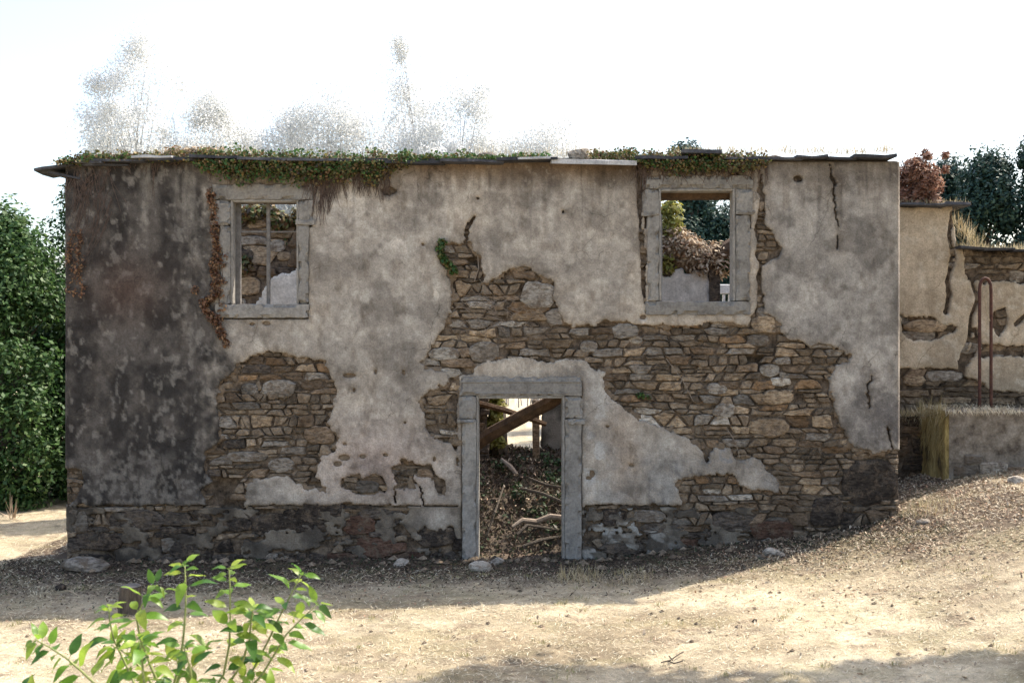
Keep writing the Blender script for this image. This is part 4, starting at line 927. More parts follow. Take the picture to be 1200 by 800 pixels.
tag(mk('mound_litter', v, f, M['litter_dark']), 'shade-darkened dead leaves covering the mound behind the doorway', 'leaf litter', kind='stuff')
v, f = cat(scatter_flat(700, (-1.4, .9), (1.4, 3.8), .05, .025, lambda x, y: x < 9, .6, zf=mound_h, hgt=.06))
tag(mk('mound_leaves', v, f, M['litter']), 'pale dead leaves scattered on top of the mound', 'leaf litter', kind='stuff')
C_ = np.array([[x, y, float(mound_h(np.array(x), np.array(y))) + .05] for x, y in [(random.uniform(.45, 1.2), random.uniform(1.6, 3.4)) for _ in range(26)] + [(random.uniform(-1.1, .6), random.uniform(.8, 3)) for _ in range(14)]])
v, f = leafcloud(C_, .13, 2000, .04); tag(mk('undergrowth', v, f, M['ivy_mid']), 'shade-darkened green undergrowth on the right of the mound', 'undergrowth', kind='stuff')
def log(name, label, pts, rad, mat, n=8, cat_='branch', group=None):
    mb = MB(); mb.tube(pts, rad, n); o = mb.build(name, M[mat], None, smooth=False); return tag(o, label, cat_, group)
def q(u, v, d): return Fr(d).P(u, v)
log('fallen_beam', 'thick fallen roof beam leaning diagonally across the doorway', [q(548, 528, 15.3), q(575, 508, 15.1), q(610, 489, 14.95), q(645, 471, 14.8), q(672, 452, 14.7)], [.09, .1, .1, .1, .095], 'beam', 7, 'beam')
log('fallen_beam', 'thinner pole crossing behind the thick beam in the doorway', [q(552, 470, 15.9), q(590, 480, 15.9), q(640, 497, 15.9)], [.045, .05, .04], 'beam', 6, 'beam')
log('bare_log', 'pale stripped log lying on the mound in the doorway', [q(600, 617, 14.75), q(612, 609, 14.85), q(628, 611, 14.95), q(645, 605, 15), q(664, 607, 15.0)], [.02, .035, .04, .045, .04], 'dry_twig', 8, 'log')
for i, (pts_, r_, lab) in enumerate([([(606, 626, 14.6), (618, 615, 14.7), (640, 618, 14.75), (662, 622, 14.8)], .02, 'forked twig under the pale log in the doorway'), ([(610, 572, 15.4), (635, 578, 15.3), (664, 590, 15.1)], .022, 'thin dark branch lying above the pale log'),
      ([(612, 640, 14.5), (636, 632, 14.6), (660, 628, 14.7)], .022, 'lowest thin branch at the right of the doorway'), ([(620, 560, 15.8), (640, 568, 15.6), (664, 572, 15.4)], .018, 'slender branch in the undergrowth behind the right door jamb'), ([(566, 640, 14.6), (580, 600, 14.8), (590, 570, 15.2)], .014, 'thin upright twig on the left of the mound')]):
    log('fallen_branch', lab, [q(*p) for p in pts_], [r_, r_ * 1.1, r_, r_ * .8][:len(pts_)] if len(pts_) < 5 else r_, 'bark', 6, 'branch', 'branches on the mound')
log('broken_branch', 'pale sunlit broken branch on the crest of the mound', [q(588, 538, 16.8), q(598, 546, 16.4), q(606, 556, 16.2)], [.025, .035, .025], 'dry_twig', 7, 'branch')
tag(bx('leaning_post', 624, 632, 468, 575, 17.2, .14, 's_tan', bev=.02, jit=.012), 'yellowish stone post standing right of the bright gap', 'post')
tp = MB(); tp.tube([q(584, 600, 17.4), q(584, 520, 17.4), q(582, 470, 17.4), q(580, 430, 17.5)], [.17, .15, .14, .12], 8); tk = tp.build('ivy_tree', M['bark']); tag(tk, 'ivy clad trunk left of the bright gap behind the doorway', 'tree')
C_ = np.array([q(random.gauss(579, 4), random.uniform(455, 520), 17.2) for _ in range(26)]); mk('ivy_leaves', *leafcloud(C_, .12, 1100, .055), M['yellowish'], tk)
bx2 = simple_wall('rear_pier', 'dark stub of stone wall at the left edge inside the doorway', 17.0, [(540, 440), (570, 440), (574, 600), (540, 620)], [], lambda u, v: 13, .4, ([], [], []), pk([('s_brown', .5), ('s_dark', .5)]), seed=19, limit=30)
# first stones: low remains of the side walls
def side_wall(x0, x1, y0, y1, h, name, label, seed):
    o = empty(name, ((x0 + x1) / 2, (y0 + y1) / 2, gz(x0, y0)), label, 'wall'); rn = random.Random(seed); z0 = gz((x0 + x1) / 2, (y0 + y1) / 2) - .1; z = z0
    while z < z0 + h:
        hh = rn.uniform(.12, .2); y = y0 + rn.uniform(0, .1); lim = y1 - (z - z0) * .9
        while y < lim:
            ln = rn.uniform(.25, .6); m = MB(); m.box(x0 + rn.uniform(-.02, .02), x1 + rn.uniform(-.02, .02), y, min(y + ln - .015, lim), z, z + hh - .012, .03, .012); 
            if min(y + ln - .015, lim) - y > .1: m.build('stone', M[rn.choice(['s_brown', 's_dark', 's_grey', 's_tan'])], o)
            y += ln
        z += hh
side_wall(-5.75, -5.25, .62, 4.0, .75, 'low_side_wall', 'low stub of the collapsed left side wall behind the facade', 5)
side_wall(4.5, 5.0, .62, 2.2, 1.9, 'broken_side_wall', 'broken stub of the right side wall behind the facade', 6)

# ------------------------------------------------------------------ right side: annex wall, trough, rusty hoop
FA = 16.3
ca = lambda u, v, K: lerp(lerp((.52, .44, .345), (.38, .315, .24), ss(.3, .7, fbm(u / 25, v / 25, 41))), (.62, .57, .49), ss(.55, .75, fbm(u / 10, v / 10, 42)) * .5) * (.82 + .34 * fbm(u / 5, v / 5, 43))[..., None]  # render brightened so its colour carries a sunlit tone
annex, fa = simple_wall('annex_wall', 'sunlit-toned stepped boundary wall of stone and crumbling beige render right of the house', FA,
    [(1030, 241), (1114, 242), (1118, 250), (1119, 292), (1160, 294), (1260, 297), (1500, 305), (1500, 640), (1030, 640)], [], lambda u, v: 11, .5,
    ([[(1025, 236), (1122, 238), (1126, 290), (1132, 330), (1150, 330), (1148, 350), (1140, 400), (1110, 450), (1096, 455), (1025, 450)], [(1128, 345), (1160, 330), (1215, 330), (1290, 350), (1290, 460), (1170, 460), (1130, 440), (1150, 400)]],
     [[(1056, 370), (1096, 372), (1102, 380), (1124, 384), (1108, 392), (1092, 398), (1070, 398), (1056, 390)], [(1050, 432), (1132, 432), (1132, 470), (1050, 470)], [(1162, 365), (1178, 360), (1180, 385), (1170, 395), (1162, 380)], [(1150, 405), (1200, 405), (1200, 418), (1150, 418)]],
     [([(1116, 250), (1112, 275), (1117, 300), (1110, 330), (1112, 345), (1108, 365)], 3.2), ([(1138, 310), (1140, 335), (1146, 350), (1138, 370), (1136, 395), (1124, 425), (1128, 445)], 2.6), ([(1190, 380), (1200, 370), (1210, 360)], 3)]),
    pk([('s_tan', .4), ('s_brown', .2), ('s_grey', .25), ('s_pale', .15)]), big=[(1085, 382, 26, 8, 's_tan'), (1106, 441, 25, 8, 's_grey'), (1072, 446, 14, 8, 's_tan'), (1180, 332, 22, 6, 's_tan')], colf=ca, seed=43, limit=160)
def aslate(u0, u1, v, th, tilt=0, y0=-.22, mat='slate'):
    fr = Fr(FA); c = fr.p((u0 + u1) / 2, v); hx = (u1 - u0) * fr.k / 2; m = MB(); t = th * fr.k / 2
    m.box(c[0] - hx, c[0] + hx, fr.y + y0, fr.y + .5, c[2] - t, c[2] + t, .006, .008, Matrix.Rotation(R(tilt), 4, 'Y')); return m.build('coping_slate', M[mat], annex)
for a in [(1050, 1078, 241, 3, 1), (1076, 1104, 242, 3.2, 0), (1100, 1131, 240.5, 3, 1.5), (1119, 1148, 291, 3, 3), (1146, 1182, 293, 3, 1), (1180, 1215, 294, 3, 0), (1212, 1260, 296, 3, 1), (1255, 1310, 297, 3, 0), (1308, 1370, 300, 3, 0), (1368, 1440, 302, 3, 0), (1436, 1500, 304, 3, 0)]: aslate(*a)
b1 = []
for u in np.arange(1046, 1132, 3): b1.append(tuft_blades((u - 600) * fa.k, fa.y + .15, .18, 22, .12, z=CAMZ + (400 - 240) * fa.k, lean=1.0, wd=.007))
for u in np.arange(1118, 1500, 3.5): b1.append(tuft_blades((u - 600) * fa.k, fa.y + .15, .2, 22, .15, z=CAMZ + (400 - 292 - (u - 1118) * .03) * fa.k, lean=.9, wd=.007))
for k in range(12): b1.append(tuft_blades((1124 - 600) * fa.k + .03 * k, fa.y + .2, .1, 20, .3, z=CAMZ + (400 - 290 + (10 - k) * 3) * fa.k, lean=.7, wd=.007))
v, f = cat(*b1); tag(mk('dry_grass', v, f, M['drygrass']), 'dry straw grass along the coping of the stepped boundary wall', 'grass', kind='stuff')
C_ = np.array([[(1083 + random.uniform(-28, 24) - 600) * fa.k, fa.y + .25 + random.uniform(-.1, .2), CAMZ + (400 - random.uniform(185, 236)) * fa.k] for _ in range(70)])
C_ = C_[[(((c[0] / fa.k + 600 - 1082) / 27) ** 2 + (((400 - (c[2] - CAMZ) / fa.k) - 232) / 50) ** 2) < 1 for c in C_]]
rb = empty('dead_bush', ((1083 - 600) * fa.k, fa.y + .25, CAMZ + (400 - 236) * fa.k), 'round rust red dead bush standing on the highest step of the boundary wall', 'bush')
tag(mk('foliage', *leafcloud(np.concatenate([C_, C_[::4] + RNG.normal(0, .13, C_[::4].shape) + [0, 0, .08]]), np.concatenate([np.full(len(C_), .15), np.full(len(C_[::4]), .07)]), 6500, .03, elong=2.8), M['red_dry'], rb), kind='stuff')
mb = MB(); c0 = Vector(rb.location)
for _ in range(60): e = c0 + Vector((random.uniform(-.4, .35), random.uniform(-.2, .2), random.uniform(.3, 1.0))); mb.tube([c0, (c0 + e) / 2 + Vector((random.uniform(-.05, .05), 0, .05)), e], [.01, .006, .002], 4, False)
mb.build('stems', M['vine'], rb)
# trough / cistern block
FT = Fr(15.2); tr = empty('stone_trough', FT.P(1200, 556), 'low rendered stone block with a yellow ochre end under straw, before the boundary wall', 'trough')
x0 = (1112 - 600) * FT.k; z1 = CAMZ + (400 - 482) * FT.k; z0 = CAMZ + (400 - 575) * FT.k; x1 = x0 + 3.4; yb_ = 2.2
def wavy_box(name, x0, x1, y0, y1, z0, z1, mat, par, seed, st=.05, amp=.02):
    """rendered block with lumpy faces: front, left side, right side and top"""
    V = []; F = []
    def grid(fn, nu, nv):
        b = len(V)
        for i in range(nu + 1):
            for j in range(nv + 1): V.append(fn(i / nu, j / nv))
        for i in range(nu):
            for j in range(nv): F.append((b + i * (nv + 1) + j, b + (i + 1) * (nv + 1) + j, b + (i + 1) * (nv + 1) + j + 1, b + i * (nv + 1) + j + 1))
    dsp = lambda x, y, z: amp * (float(fbm(np.array((x + y * 1.3) / .18), np.array((z + y * .7) / .18), seed, 3)) - .5) * 2
    def pt(x, y, z):
        d = dsp(x, y, z); return (x + d, y + d, z + d * .6)
    grid(lambda a, b: pt(x0 + a * (x1 - x0), y0, z0 + b * (z1 - z0)), int((x1 - x0) / st), int((z1 - z0) / st))
    grid(lambda a, b: pt(x0, y1 + a * (y0 - y1), z0 + b * (z1 - z0)), int((y1 - y0) / st), int((z1 - z0) / st))
    grid(lambda a, b: pt(x1, y0 + a * (y1 - y0), z0 + b * (z1 - z0)), int((y1 - y0) / st), int((z1 - z0) / st))
    grid(lambda a, b: pt(x0 + a * (x1 - x0), y0 + b * (y1 - y0), z1), int((x1 - x0) / st), int((y1 - y0) / st))
    return mk(name, V, F, M[mat], par)
wavy_box('block', x0, x1, 1.2, yb_, z0, z1, 'concrete', tr, 5)
m = MB(); V = []; nn = 16; mm_ = 14
for i in range(nn + 1):
    for j in range(mm_ + 1):
        a = i / nn; b = j / mm_; V.append((x0 - .02 - .08 * float(fbm(np.array(a * 6), np.array(b * 6), 3)), 1.19 + a * 1.0, z0 + b * (z1 - z0 + .0)))
F = [(i * (mm_ + 1) + j, (i + 1) * (mm_ + 1) + j, (i + 1) * (mm_ + 1) + j + 1, i * (mm_ + 1) + j + 1) for i in range(nn) for j in range(mm_)]
b0 = len(V)
for j in range(mm_ + 1): V.append((x0 - .005, 1.185, z0 + j / mm_ * (z1 - z0)))
F += [(j, b0 + j, b0 + j + 1, j + 1)[::-1] for j in range(mm_)]
e = mk('ochre_end', V, F, M['lichen'], tr); e['label'] = 'yellow ochre end face'
for k, (ua, ub, va, vb) in enumerate([(1118, 1146, 545, 558), (1148, 1178, 542, 558), (1180, 1214, 546, 560), (1130, 1150, 533, 543), (1216, 1250, 543, 560)]):
    a = FT.p(ua, vb); b = FT.p(ub, va); m = MB(); m.box(a[0], b[0], 1.155, 1.3, a[2], b[2], .02, .008); m.build('stone', M[['s_grey', 's_pale', 's_brown', 's_grey', 's_grey'][k]], tr)
b1 = []
rr = np.random.default_rng(5)
n = 3800; xx = rr.uniform(x0 - .1, x1, n); yy_ = rr.uniform(1.1, 2.15, n)
an = rr.uniform(0, 6.28, n); t = rr.normal(0, .35, n); L = rr.uniform(.04, .13, n)[:, None]
A = np.stack([np.cos(an) * np.cos(t), np.sin(an) * np.cos(t), np.sin(t)], -1) * L; B = np.stack([-np.sin(an), np.cos(an), 0 * an], -1) * .004
ks = fbm(xx / .25, yy_ / .25, 58) + .3 * rr.random(n) > .58
sv1 = quads((np.stack([xx, yy_, z1 + .015 + .07 * rr.random(n) * fbm(xx / .3, yy_ / .3, 59)], -1))[ks], A[ks], B[ks])
n = 500; xx = rr.uniform(x0 - .1, x1, n); A = np.stack([rr.normal(0, .35, n), -.2 - rr.random(n) * .3, -rr.random(n)], -1); A /= np.linalg.norm(A, axis=1)[:, None]; A *= rr.uniform(.03, .09, n)[:, None]; B = np.tile([.004, 0, 0], (n, 1))
n_ = 520; ye = rr.uniform(1.15, 2.15, n_); A_ = np.stack([-rr.random(n_) * .25, rr.normal(0, .2, n_), -rr.random(n_) - .3], -1); A_ /= np.linalg.norm(A_, axis=1)[:, None]; A_ *= rr.uniform(.05, .3, n_)[:, None]
sv3 = quads(np.stack([x0 - .06 - rr.random(n_) * .05, ye, z1 - rr.random(n_) * .55], -1), A_, np.tile([0, .005, 0], (n_, 1)))
tag(mk('hanging_grass', *sv3, M['drygrass_yellow']), 'yellow dry grass hanging down the ochre end of the block', 'grass', kind='stuff')
sv2 = quads(np.stack([xx, 1.13 + 0 * xx, z1 + .0 + 0 * xx], -1), A, B)
tag(mk('straw', *cat(sv1, sv2), M['straw']), 'bleached straw lying on top of the rendered block', 'straw', kind='stuff')
# low rubble bank between house corner and trough
simple_wall('rubble_bank', 'low dark rubble bank between the house corner and the yellow ended block', 16.0, [(1030, 492), (1060, 486), (1108, 484), (1124, 486), (1124, 620), (1030, 620)], [], lambda u, v: 13, .28, ([], [], []), pk([('s_dark', .6), ('s_brown', .4)]), seed=23, limit=60)
b1 = []
for u in np.arange(1046, 1114, 2.5): b1.append(tuft_blades((u - 600) * Fr(16).k, 1.95, .14, 26, .16, z=CAMZ + (400 - 488) * Fr(16).k, lean=1.1, wd=.007))
for u in np.arange(1084, 1112, 4): b1.append(tuft_blades((u - 600) * Fr(15.4).k, 1.5, .16, 30, .2, z=CAMZ + (400 - 486) * Fr(15.4).k, lean=1.3, wd=.007))
v, f = cat(*b1); tag(mk('dry_grass', v, f, M['drygrass']), 'shaggy dry grass fringe over the rubble bank by the house corner', 'grass', kind='stuff')
mb = MB(); C0 = FT.P(0, 0).x
hp = []
fh = Fr(15.6)
for k in range(8): hp.append(fh.P(1148, 484 - k * 20))
for k in range(9): a = math.pi * (1 - k / 8); hp.append(fh.P(1154.6 + 6.6 * math.cos(a), 338 - 12 * math.sin(a)))
for k in range(8): hp.append(fh.P(1161.4, 344 + k * 20))
mb.tube(hp, .023, 10); tag(mb.build('rusty_hoop', M['rust'], smooth=True), 'tall narrow rusty iron hoop rising from the block', 'iron hoop')
C_ = np.array([fh.P(1157, v) for v in (340, 352, 362, 372)])
mb = MB(); mb.tube([fh.P(1158, 334, -.03), fh.P(1153, 350, -.03), fh.P(1156, 368, -.03), fh.P(1159, 376, -.03)], .006, 5); tag(mb.build('frayed_rope', M['straw']), 'frayed pale rope end hanging inside the iron hoop', 'rope')

# ------------------------------------------------------------------ small ground things
def grock(u, v, sz, mat, seed, lab, flat=.6, g=None, y=None):
    d = CAMZ * FPX / (v - 400) if y is None else y + CAMD; x = (u - 600) * d / FPX; yy = d - CAMD
    for _ in range(6):
        z = gz(x, yy); d = (CAMZ - z) * FPX / (v - 400) if y is None else d; x = (u - 600) * d / FPX; yy = d - CAMD
    z = gz(x, yy)
    return tag(rock('stone', (x, yy, z + sz[2] * .5), sz, mat, seed=seed), lab, 'stone', g)
grock(100, 668, (.30, .16, .13), 's_grey', 3, 'flat grey boulder at the foot of the left house corner')
for i, (u, v, s_, mt, lab) in enumerate([(905, 650, .09, 's_pale', 'round grey stone lying in sun at the shadow edge right of the door'), (893, 654, .06, 's_grey', 'small stone just left of the round grey one at the shadow edge'), (915, 652, .05, 's_grey', 'small stone just right of the round grey one'),
     (470, 663, .10, 's_grey', 'grey stone in the litter left of the doorway'), (563, 668, .12, 's_pale', 'pale broken slab fragment in front of the left door jamb'), (582, 660, .08, 's_grey', 'small stone on the threshold of the doorway'), (70, 690, .07, 's_black', 'dark clod on the shaded ground near the left corner'), (1082, 632, .07, 's_pale', 'pale stone on the sunny slope right of the house'), (1192, 614, .10, 's_pale', 'pale stone at the right edge of the slope below the block'), (884, 728, .028, 's_black', 'small dark clod alone on the sunny straw')]):
    grock(u, v, (s_ * 1.3, s_, s_ * .7), mt, 30 + i, lab, g='loose stones on the ground')
# stump
sx, sy = -4.16, -2.3; st_ = MB(); st_.tube([(sx, sy, gz(sx, sy) - .05), (sx, sy, gz(sx, sy) + .15), (sx + .01, sy, gz(sx, sy) + .30)], [.13, .12, .115], 12)
tag(st_.build('tree_stump', M['bark']), 'short dark tree stump on the shaded ground behind the young shrub', 'stump')
cap = MB(); cap.tube([(sx + .01, sy, gz(sx, sy) + .302), (sx + .01, sy, gz(sx, sy) + .312)], [.113, .10], 12); cap.build('cut_face', M['wood_grey_dark'], bpy.data.objects['tree_stump'])
WPs = None
for (u, v, n, h, r, lab) in [(680, 682, 260, .22, .28, 'tangle of dry brown weeds at the foot of the right door jamb'), (740, 684, 140, .14, .3, 'low tuft of dry weeds right of the doorway'), (1080, 610, 260, .16, .35, 'dry grass tuft at the right house corner')]:
    d = CAMZ * FPX / (v - 400); x = (u - 600) * d / FPX; yy = d - CAMD
    if u > 1000: x, yy = 5.35, -.25
    tag(mk('dry_tuft', *tuft_blades(x, yy, r, n, h, lean=1.15, wd=.006), M['drygrass']), lab, 'grass tuft')
tag(mk('seedling', *cat(tuft_blades(-7.9, 3.0, .05, 12, .45, lean=.35, wd=.012), tuft_blades(-7.9, 3.0, .05, 10, .3, lean=.9, wd=.03)), M['litter']), 'pale dry seedling standing under the trees at the left edge', 'seedling')
mb = MB()
for pts_ in ([(775, 781), (786, 779), (797, 772), (801, 770)], [(783, 780), (790, 783), (800, 781)], [(788, 779), (784, 774)]):
    P_ = []
    for u, v in pts_: d = CAMZ * FPX / (v - 400); x = (u - 600) * d / FPX; P_.append((x, d - CAMD, gz(x, d - CAMD) + .035))
    mb.tube(P_, .006, 5)

tf_ = []
for _ in range(170):
    x, yy = random.uniform(-7, 7.5), random.uniform(-5.2, -.7)
    tf_.append(tuft_blades(x, yy, random.uniform(.03, .1), random.randint(10, 34), random.uniform(.03, .075), lean=.7, wd=.006))
tag(mk('short_tufts', *cat(*tf_), M['tuft_green']), 'short half green tufts dotted over the mown straw', 'grass', kind='stuff')
pb = []
for _ in range(240):
    x, yy = random.uniform(-5.8, 5.0), -.08 - abs(random.gauss(0, .22)); r_ = random.choice([.018, .025, .03, .045, .06]); pb.append(((x, yy, gz(x, yy) + r_ * .3), r_))
for _ in range(260):
    x, yy = random.uniform(-7, 7.5), -4.9 + 4.6 * random.random() ** .7; r_ = random.uniform(.008, .026); z_ = gz(x, yy) + r_ * .3; b0 = len(pb)
    pb.append(((x, yy, z_), r_))
import bmesh as _bm
PV, PF = [], []
for (c_, r_) in pb:
    b0 = len(PV); 
    for dx_, dy_, dz_ in ((1, 0, 0), (0, 1, 0), (-1, 0, 0), (0, -1, 0), (.2, .1, .8), (0, 0, -.6)): PV.append((c_[0] + dx_ * r_ * random.uniform(.8, 1.5), c_[1] + dy_ * r_ * random.uniform(.8, 1.4), c_[2] + dz_ * r_))
    for i in range(4): PF += [(b0 + i, b0 + (i + 1) % 4, b0 + 4), (b0 + (i + 1) % 4, b0 + i, b0 + 5)]
tag(mk('pebbles', PV, PF, M['s_mix']), 'small pebbles and crumbs scattered over the ground before the facade', 'pebbles', kind='stuff')
tag(mb.build('dry_twig', M['bark']), 'small dark forked twig lying on the straw near the bottom', 'twig')

# ------------------------------------------------------------------ trees
def tree(name, label, base, h, rx, ry, zlo, leaves, size, mat, seed, group=None, shape=1.0, bare=False, clump=.5, nclump=70, trunk_r=.18, elong=1.7, up=.6, lean=(0, 0), bark='bark'):
    rg = np.random.default_rng(seed); bx_, by_ = base; bz = gz(bx_, by_); o = empty(name, (bx_, by_, bz), label, 'tree', group)
    T = []; top = bz + h; n = 7
    for k in range(n): t = k / (n - 1); T.append((bx_ + lean[0] * t + rg.normal(0, .06) * t * 2, by_ + lean[1] * t + rg.normal(0, .06), bz - .1 + (h * .93) * t))
    mb = MB(); mb.tube(T, [trunk_r * (1 - .88 * k / (n - 1)) for k in range(n)], 8)
    Cc = []; T = np.array(T)
    while len(Cc) < nclump:
        t = rg.random(); z = zlo + (1 - zlo) * t; w_ = (math.sin(math.pi * min(1, t ** .75 * .86 + .12)) ** .8) * shape + (1 - shape) * (1 - t) ** .8
        a = rg.uniform(0, 6.28); r = math.sqrt(rg.uniform(.15, 1)) * w_; ax = np.array([np.interp(z, np.linspace(0, 1, n), T[:, 0]), np.interp(z, np.linspace(0, 1, n), T[:, 1])])
        Cc.append((ax[0] + rx * r * math.cos(a), ax[1] + ry * r * math.sin(a), bz + z * h))
    Cc = np.array(Cc)
    for c in Cc[::2]:
        k = max(.08, (c[2] - bz) / h - .18); s_ = np.array([np.interp(k, np.linspace(0, 1, n), T[:, i]) for i in range(3)]); mid = (s_ + c) / 2 + np.array([0, 0, -.1])
        mb.tube([s_, mid, c], [trunk_r * .24 * (1 - k * .6), trunk_r * .12, trunk_r * .03], 5, False)
    mb.build('trunk', M[bark], o)
    sig = clump * rg.uniform(.5, 1.3, len(Cc)); v, f = leafcloud(Cc, sig, leaves, size, up, rg, elong)
    tag(mk('crown', v, f, M[mat], o), kind='stuff')
    return o
# left hedge of trees
for i, (x, y, h, rx, n, lab) in enumerate([(-9.1, 4.9, 5.0, 1.9, 34000, 'bushy bright green tree at the left edge beside the house'), (-7.5, 6.2, 5.9, 1.7, 32000, 'second bushy tree close behind the left house corner'), (-12.6, 5.2, 4.9, 2.4, 16000, 'wide tree outside the left edge'), (-11.2, 9, 5.2, 2.6, 16000, 'taller tree behind the left trees')]):
    tree('bushy_tree', lab, (x, y), h, rx, rx, .0, int(n * 1.7), .055, 'tree', 100 + i, 'trees left of the house', shape=.7, clump=.5, nclump=200)
# dark trees on the right, behind
for i, (x, y, h, rx, n) in enumerate([(13.0, 15.5, 6.3, 1.6, 19000), (12.6, 17, 6.6, 1.5, 13000), (14.6, 15.2, 7.0, 2.0, 19000), (18.6, 18, 9.2, 2.4, 12000), (21.5, 17, 9, 2.6, 10000), (5.3, 17.5, 7.6, 2.2, 32000), (7.6, 17, 6.3, 2.0, 22000), (9.6, 18, 6.0, 2.0, 9000), (3.6, 21, 6.0, 1.6, 8000)]):
    labs = ['slender dark blue green tree standing nearest the red bush', 'short dark tree in the dip between the red bush and the taller trees', 'tall dark conifer at the right edge', 'dark tree outside the right edge', 'dark tree farther outside the right edge', 'dark tree filling the right window', 'dark tree behind the facade right of the window', 'dark tree hidden behind the right end of the facade', 'low dark tree at the left of the window view']
    tree('dark_tree', labs[i], (x, y), h, rx, rx, .03, int(n * 2.8), .062, 'tree_dark', 200 + i, 'dark trees behind the ruin', shape=.3, clump=.62, nclump=75, elong=2.2)
# trees behind the roofless house, whitened so their colour carries the haze
for i, (x, y, h, rx, n, cl_, sh, lab) in enumerate([(-7.6, 8.0, 9.1, 1.5, 30000, .45, 1, 'tall haze-whitened tree behind the left end of the house'), (-2.0, 9.0, 9.3, .8, 17000, .42, .8, 'slender pale spire of a tree behind the middle of the house'), (-6.2, 8.6, 7.9, 1.5, 36000, .45, 1, 'low pale tree right of the tallest one'), (-3.7, 8.2, 8.1, 1.9, 50000, .45, 1, 'wide pale shrubby tree left of the spire'), (-1.1, 8.4, 8.2, 2.0, 50000, .45, 1, 'wide pale shrubby tree right of the spire'), (-8.4, 8.3, 7.7, .8, 12000, .4, .8, 'small pale tree at the far left of the pale group'), (1.0, 8.4, 7.4, 1.9, 30000, .4, 1, 'lowest pale tree behind the boulder on the wall')]):
    tree('hazed_tree', lab, (x, y), h, rx, rx * .8, .55, n, .03, 'ghost', 300 + i, 'pale trees behind the roofless walls', shape=sh, clump=cl_, nclump=80, trunk_r=.08, bark='hazed_bark')
rg = np.random.default_rng(77); n_ = 210000; xx = rg.uniform(-8.6, 2.6, n_); hh = 5.3 + 2.5 * rg.random(n_) ** 1.5
lim_ = 6.9 + 1.5 * (fbm(xx / 1.1, xx * 0, 95) - .35) - .9 * ss(.5, 2.6, xx); kp = hh < lim_ + .25 * rg.normal(size=n_); kp &= rg.random(n_) < .35 + .9 * fbm(xx / .8, hh / .8, 96); xx = xx[kp]; hh = hh[kp]; n_ = len(xx)
A_ = rdir(n_, rg) * .024; B_ = np.cross(A_, rdir(n_, rg)) * .6; th = empty('haze_thicket', (-3, 7.6, gz(-3, 7.6)), 'continuous low leaf mass standing in for white haze behind the whole roofline under the pale trees', 'thicket', kind='stuff')
mk('leaves', *quads(np.stack([xx, 7.6 + .9 * rg.random(n_), hh], -1), A_, B_), M['ghost'], th)  # leaves added to form the white haze band
tw = MB()
for _ in range(260):
    x = rg.uniform(-8.4, 2.2); y = 7.6 + .9 * rg.random(); t_ = 5.9 + 1.6 * rg.random(); tw.tube([(x, y, 1.5), (x + rg.normal(0, .15), y, 4.2), (x + rg.normal(0, .35), y, t_)], [.014, .01, .004], 4, False)
tw.build('stems', M['hazed_bark'], th)
# trees out of the frame on the right whose crowns shade the foreground
for i, (x, y, h, ln, zl, r_) in enumerate([(8.9, -3.3, 9.4, (0, 0), .56, 1.9), (11.2, -3.5, 9.4, (0, 0), .56, 1.9), (8.6, -4.6, 10.4, (-2.2, 3.1), .72, 1.8), (7.95, -2.75, 9.0, (0, -.2), .62, 1.4)]):
    tree('shade_tree', ['leafy tree to the right of the camera shading the foreground', 'second leafy tree farther right of the camera', 'tall leaning tree whose crown overhangs the lawn', 'slimmer leafy tree nearest the frame on the right'][i], (x, y), h, r_, 1.3, zl, 14000, .12, 'tree', 400 + i, 'trees beside the camera', clump=.5, nclump=110, lean=ln)
# far woods to the horizon
rg = np.random.default_rng(9); Cc = []
for k in range(700):
    a = rg.uniform(-1.5, 1.5); r = rg.uniform(75, 110); x, y = r * math.sin(a), r * math.cos(a)
    if -.06 < a < .12 : continue
    Cc.append((x, y, gz(x, y) + rg.uniform(0, 5.5)))
tag(mk('far_woods', *leafcloud(np.array(Cc), 2.6, 60000, .7), M['tree_dark']), 'distant dark woods along the horizon', 'woods', kind='stuff')

# ------------------------------------------------------------------ foreground shrub
def leaf_mesh(seed, curl):
    rn = random.Random(seed); n = 6; V = []; F = []
    for i in range(n + 1):
        t = i / n; wd = .5 * math.sin(math.pi * t ** .78) ** .85 * .46 if 0 < t < 1 else .012; z = -curl * t * t + .03 * math.sin(t * 9 + seed); fold = .22 * wd
        V += [(t, -wd, z + fold + rn.uniform(-.008, .008)), (t, 0, z), (t, wd, z + fold + rn.uniform(-.008, .008))]
    for i in range(n):
        b = i * 3; F += [(b, b + 3, b + 4, b + 1), (b + 1, b + 4, b + 5, b + 2)]
    V += [(-.22, -.012, .04), (-.22, .012, .04)]; k = len(V); F += [(k - 2, 0, 1), (k - 2, 1, 2, k - 1)]
    me = bpy.data.meshes.new('leaf'); me.from_pydata(V, [], F); me.update(); me.polygons.foreach_set('use_smooth', np.ones(len(me.polygons), dtype=bool)); me.materials.append(M['shrub']); return me
LM = [leaf_mesh(k, .15 + .12 * k) for k in range(5)]
SH = 4.6; fs = Fr(SH)
shrub = empty('young_shrub', Vector((fs.p(215, 400)[()][0], SH - CAMD, gz(-1.4, SH - CAMD))), 'sunlit young shrub with yellow green leaves at the lower left edge', 'shrub')
base = Vector(shrub.location)
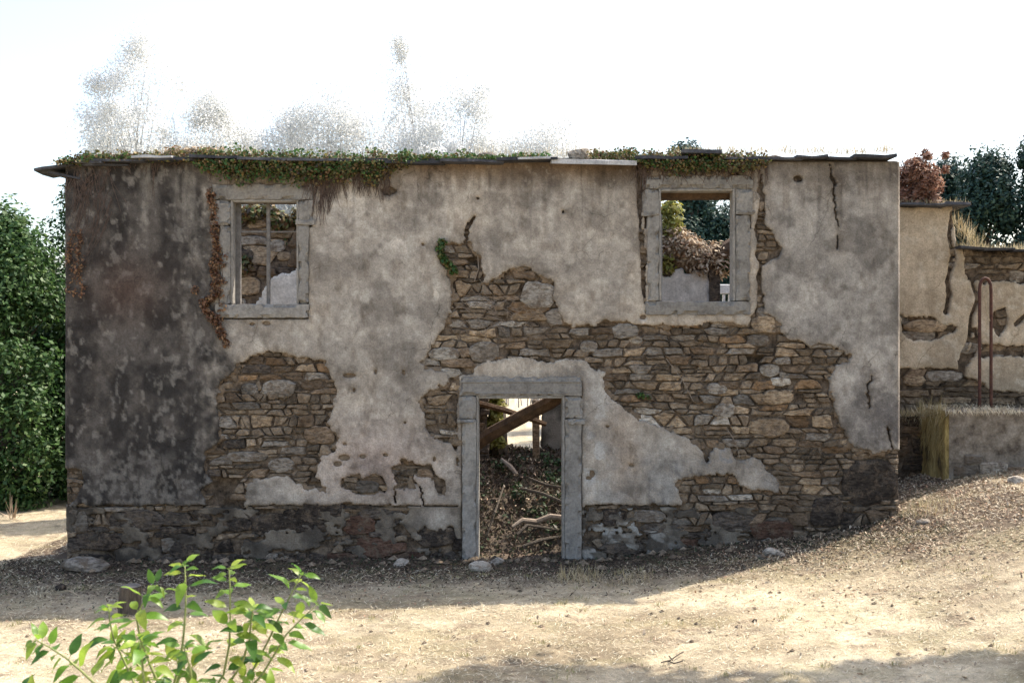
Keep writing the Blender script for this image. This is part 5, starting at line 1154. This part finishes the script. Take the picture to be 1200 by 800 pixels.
stems = [[(196, 860, 0), (212, 770, 0), (216, 710, .02), (214, 664, .03)], [(205, 880, .05), (168, 790, .1), (150, 730, .1), (176, 690, .08)], [(215, 880, 0), (262, 790, 0), (272, 720, -.03), (272, 664, -.05)], [(225, 880, 0), (282, 780, .02), (294, 730, 0), (296, 712, 0)],
  [(190, 880, 0), (130, 800, -.1), (90, 760, -.12), (60, 738, -.15)], [(180, 890, 0), (150, 820, .12), (118, 760, .15), (112, 722, .15)], [(230, 890, 0), (300, 800, .1), (330, 750, .1), (368, 714, .1)], [(225, 890, .1), (285, 800, .15), (320, 730, .15), (345, 682, .15)],
  [(185, 890, -.1), (120, 840, -.2), (85, 810, -.2), (50, 792, -.2)], [(230, 890, -.1), (270, 830, -.15), (310, 800, -.18), (345, 795, -.2)], [(205, 880, -.15), (190, 800, -.2), (185, 750, -.2), (182, 735, -.2)], [(210, 880, -.1), (235, 810, -.15), (240, 770, -.2), (232, 742, -.2)], [(200, 890, .2), (160, 830, .25), (130, 790, .25), (105, 775, .25)]]
mb = MB(); leaves = []
for si, s_ in enumerate(stems):
    P = [base + Vector((0.03 * (si - 6) / 6, 0, 0))] + [fs.P(u, v, dy) for u, v, dy in s_]
    pts = []
    for k in range(len(P) - 1):
        for t in (0, .5):
            a = P[max(k - 1, 0)]; b = P[k]; c = P[k + 1]; d = P[min(k + 2, len(P) - 1)]
            pts.append(.5 * ((2 * b) + (-a + c) * t + (2 * a - 5 * b + 4 * c - d) * t * t + (-a + 3 * b - 3 * c + d) * t ** 3))
    pts.append(P[-1]); n = len(pts); mb.tube(pts, [.009 * (1 - .75 * k / (n - 1)) for k in range(n)], 6)
    L = sum((pts[k + 1] - pts[k]).length for k in range(3, n - 1)); cnt = 25 if si < 8 else 24
    for j in range(cnt):
        t = 2.2 + (n - 1 - 2.2) * (1 - (1 - (j + .5) / cnt) ** 1.25); k = min(int(t), n - 2); p = pts[k].lerp(pts[k + 1], t - k); ax = (pts[k + 1] - pts[k]).normalized()
        leaves.append((p, ax, j * 2.4 + si, .62 + .5 * math.sin(math.pi * min(1, (j + 1) / cnt))))
    for j in range(3): leaves.append((P[-1], (pts[-1] - pts[-2]).normalized(), j * 2.1 + si, .75))
mb.build('stems', M['shrub_stem'], shrub, origin=base, smooth=True)
rn = random.Random(12)
for i, (p, ax, an, s_) in enumerate(leaves):
    side = ax.cross(Vector((0, 1, 0.3))).normalized(); side = Matrix.Rotation(an, 3, ax) @ side
    dr = (side * .9 + ax * rn.uniform(.1, .7) + Vector((0, 0, rn.uniform(-.45, .15)))).normalized()
    up = (Vector((rn.uniform(-.5, .5), -.45 + rn.uniform(-.4, .4), 1)) - dr * 0); yv = up.cross(dr).normalized(); zv = dr.cross(yv).normalized()
    o = bpy.data.objects.new('leaf', LM[i % 5]); COL.objects.link(o); o.parent = shrub; sc_ = .09 * s_ * rn.uniform(.75, 1.2)
    mt = Matrix((dr, yv, zv)).transposed().to_4x4(); o.matrix_local = Matrix.Translation(p - base + dr * sc_ * .22) @ mt @ Matrix.Diagonal((sc_, sc_, sc_, 1))
print('verts', sum(len(o.data.vertices) for o in SC.objects if o.type == 'MESH'), 'polys', sum(len(o.data.polygons) for o in SC.objects if o.type == 'MESH'))
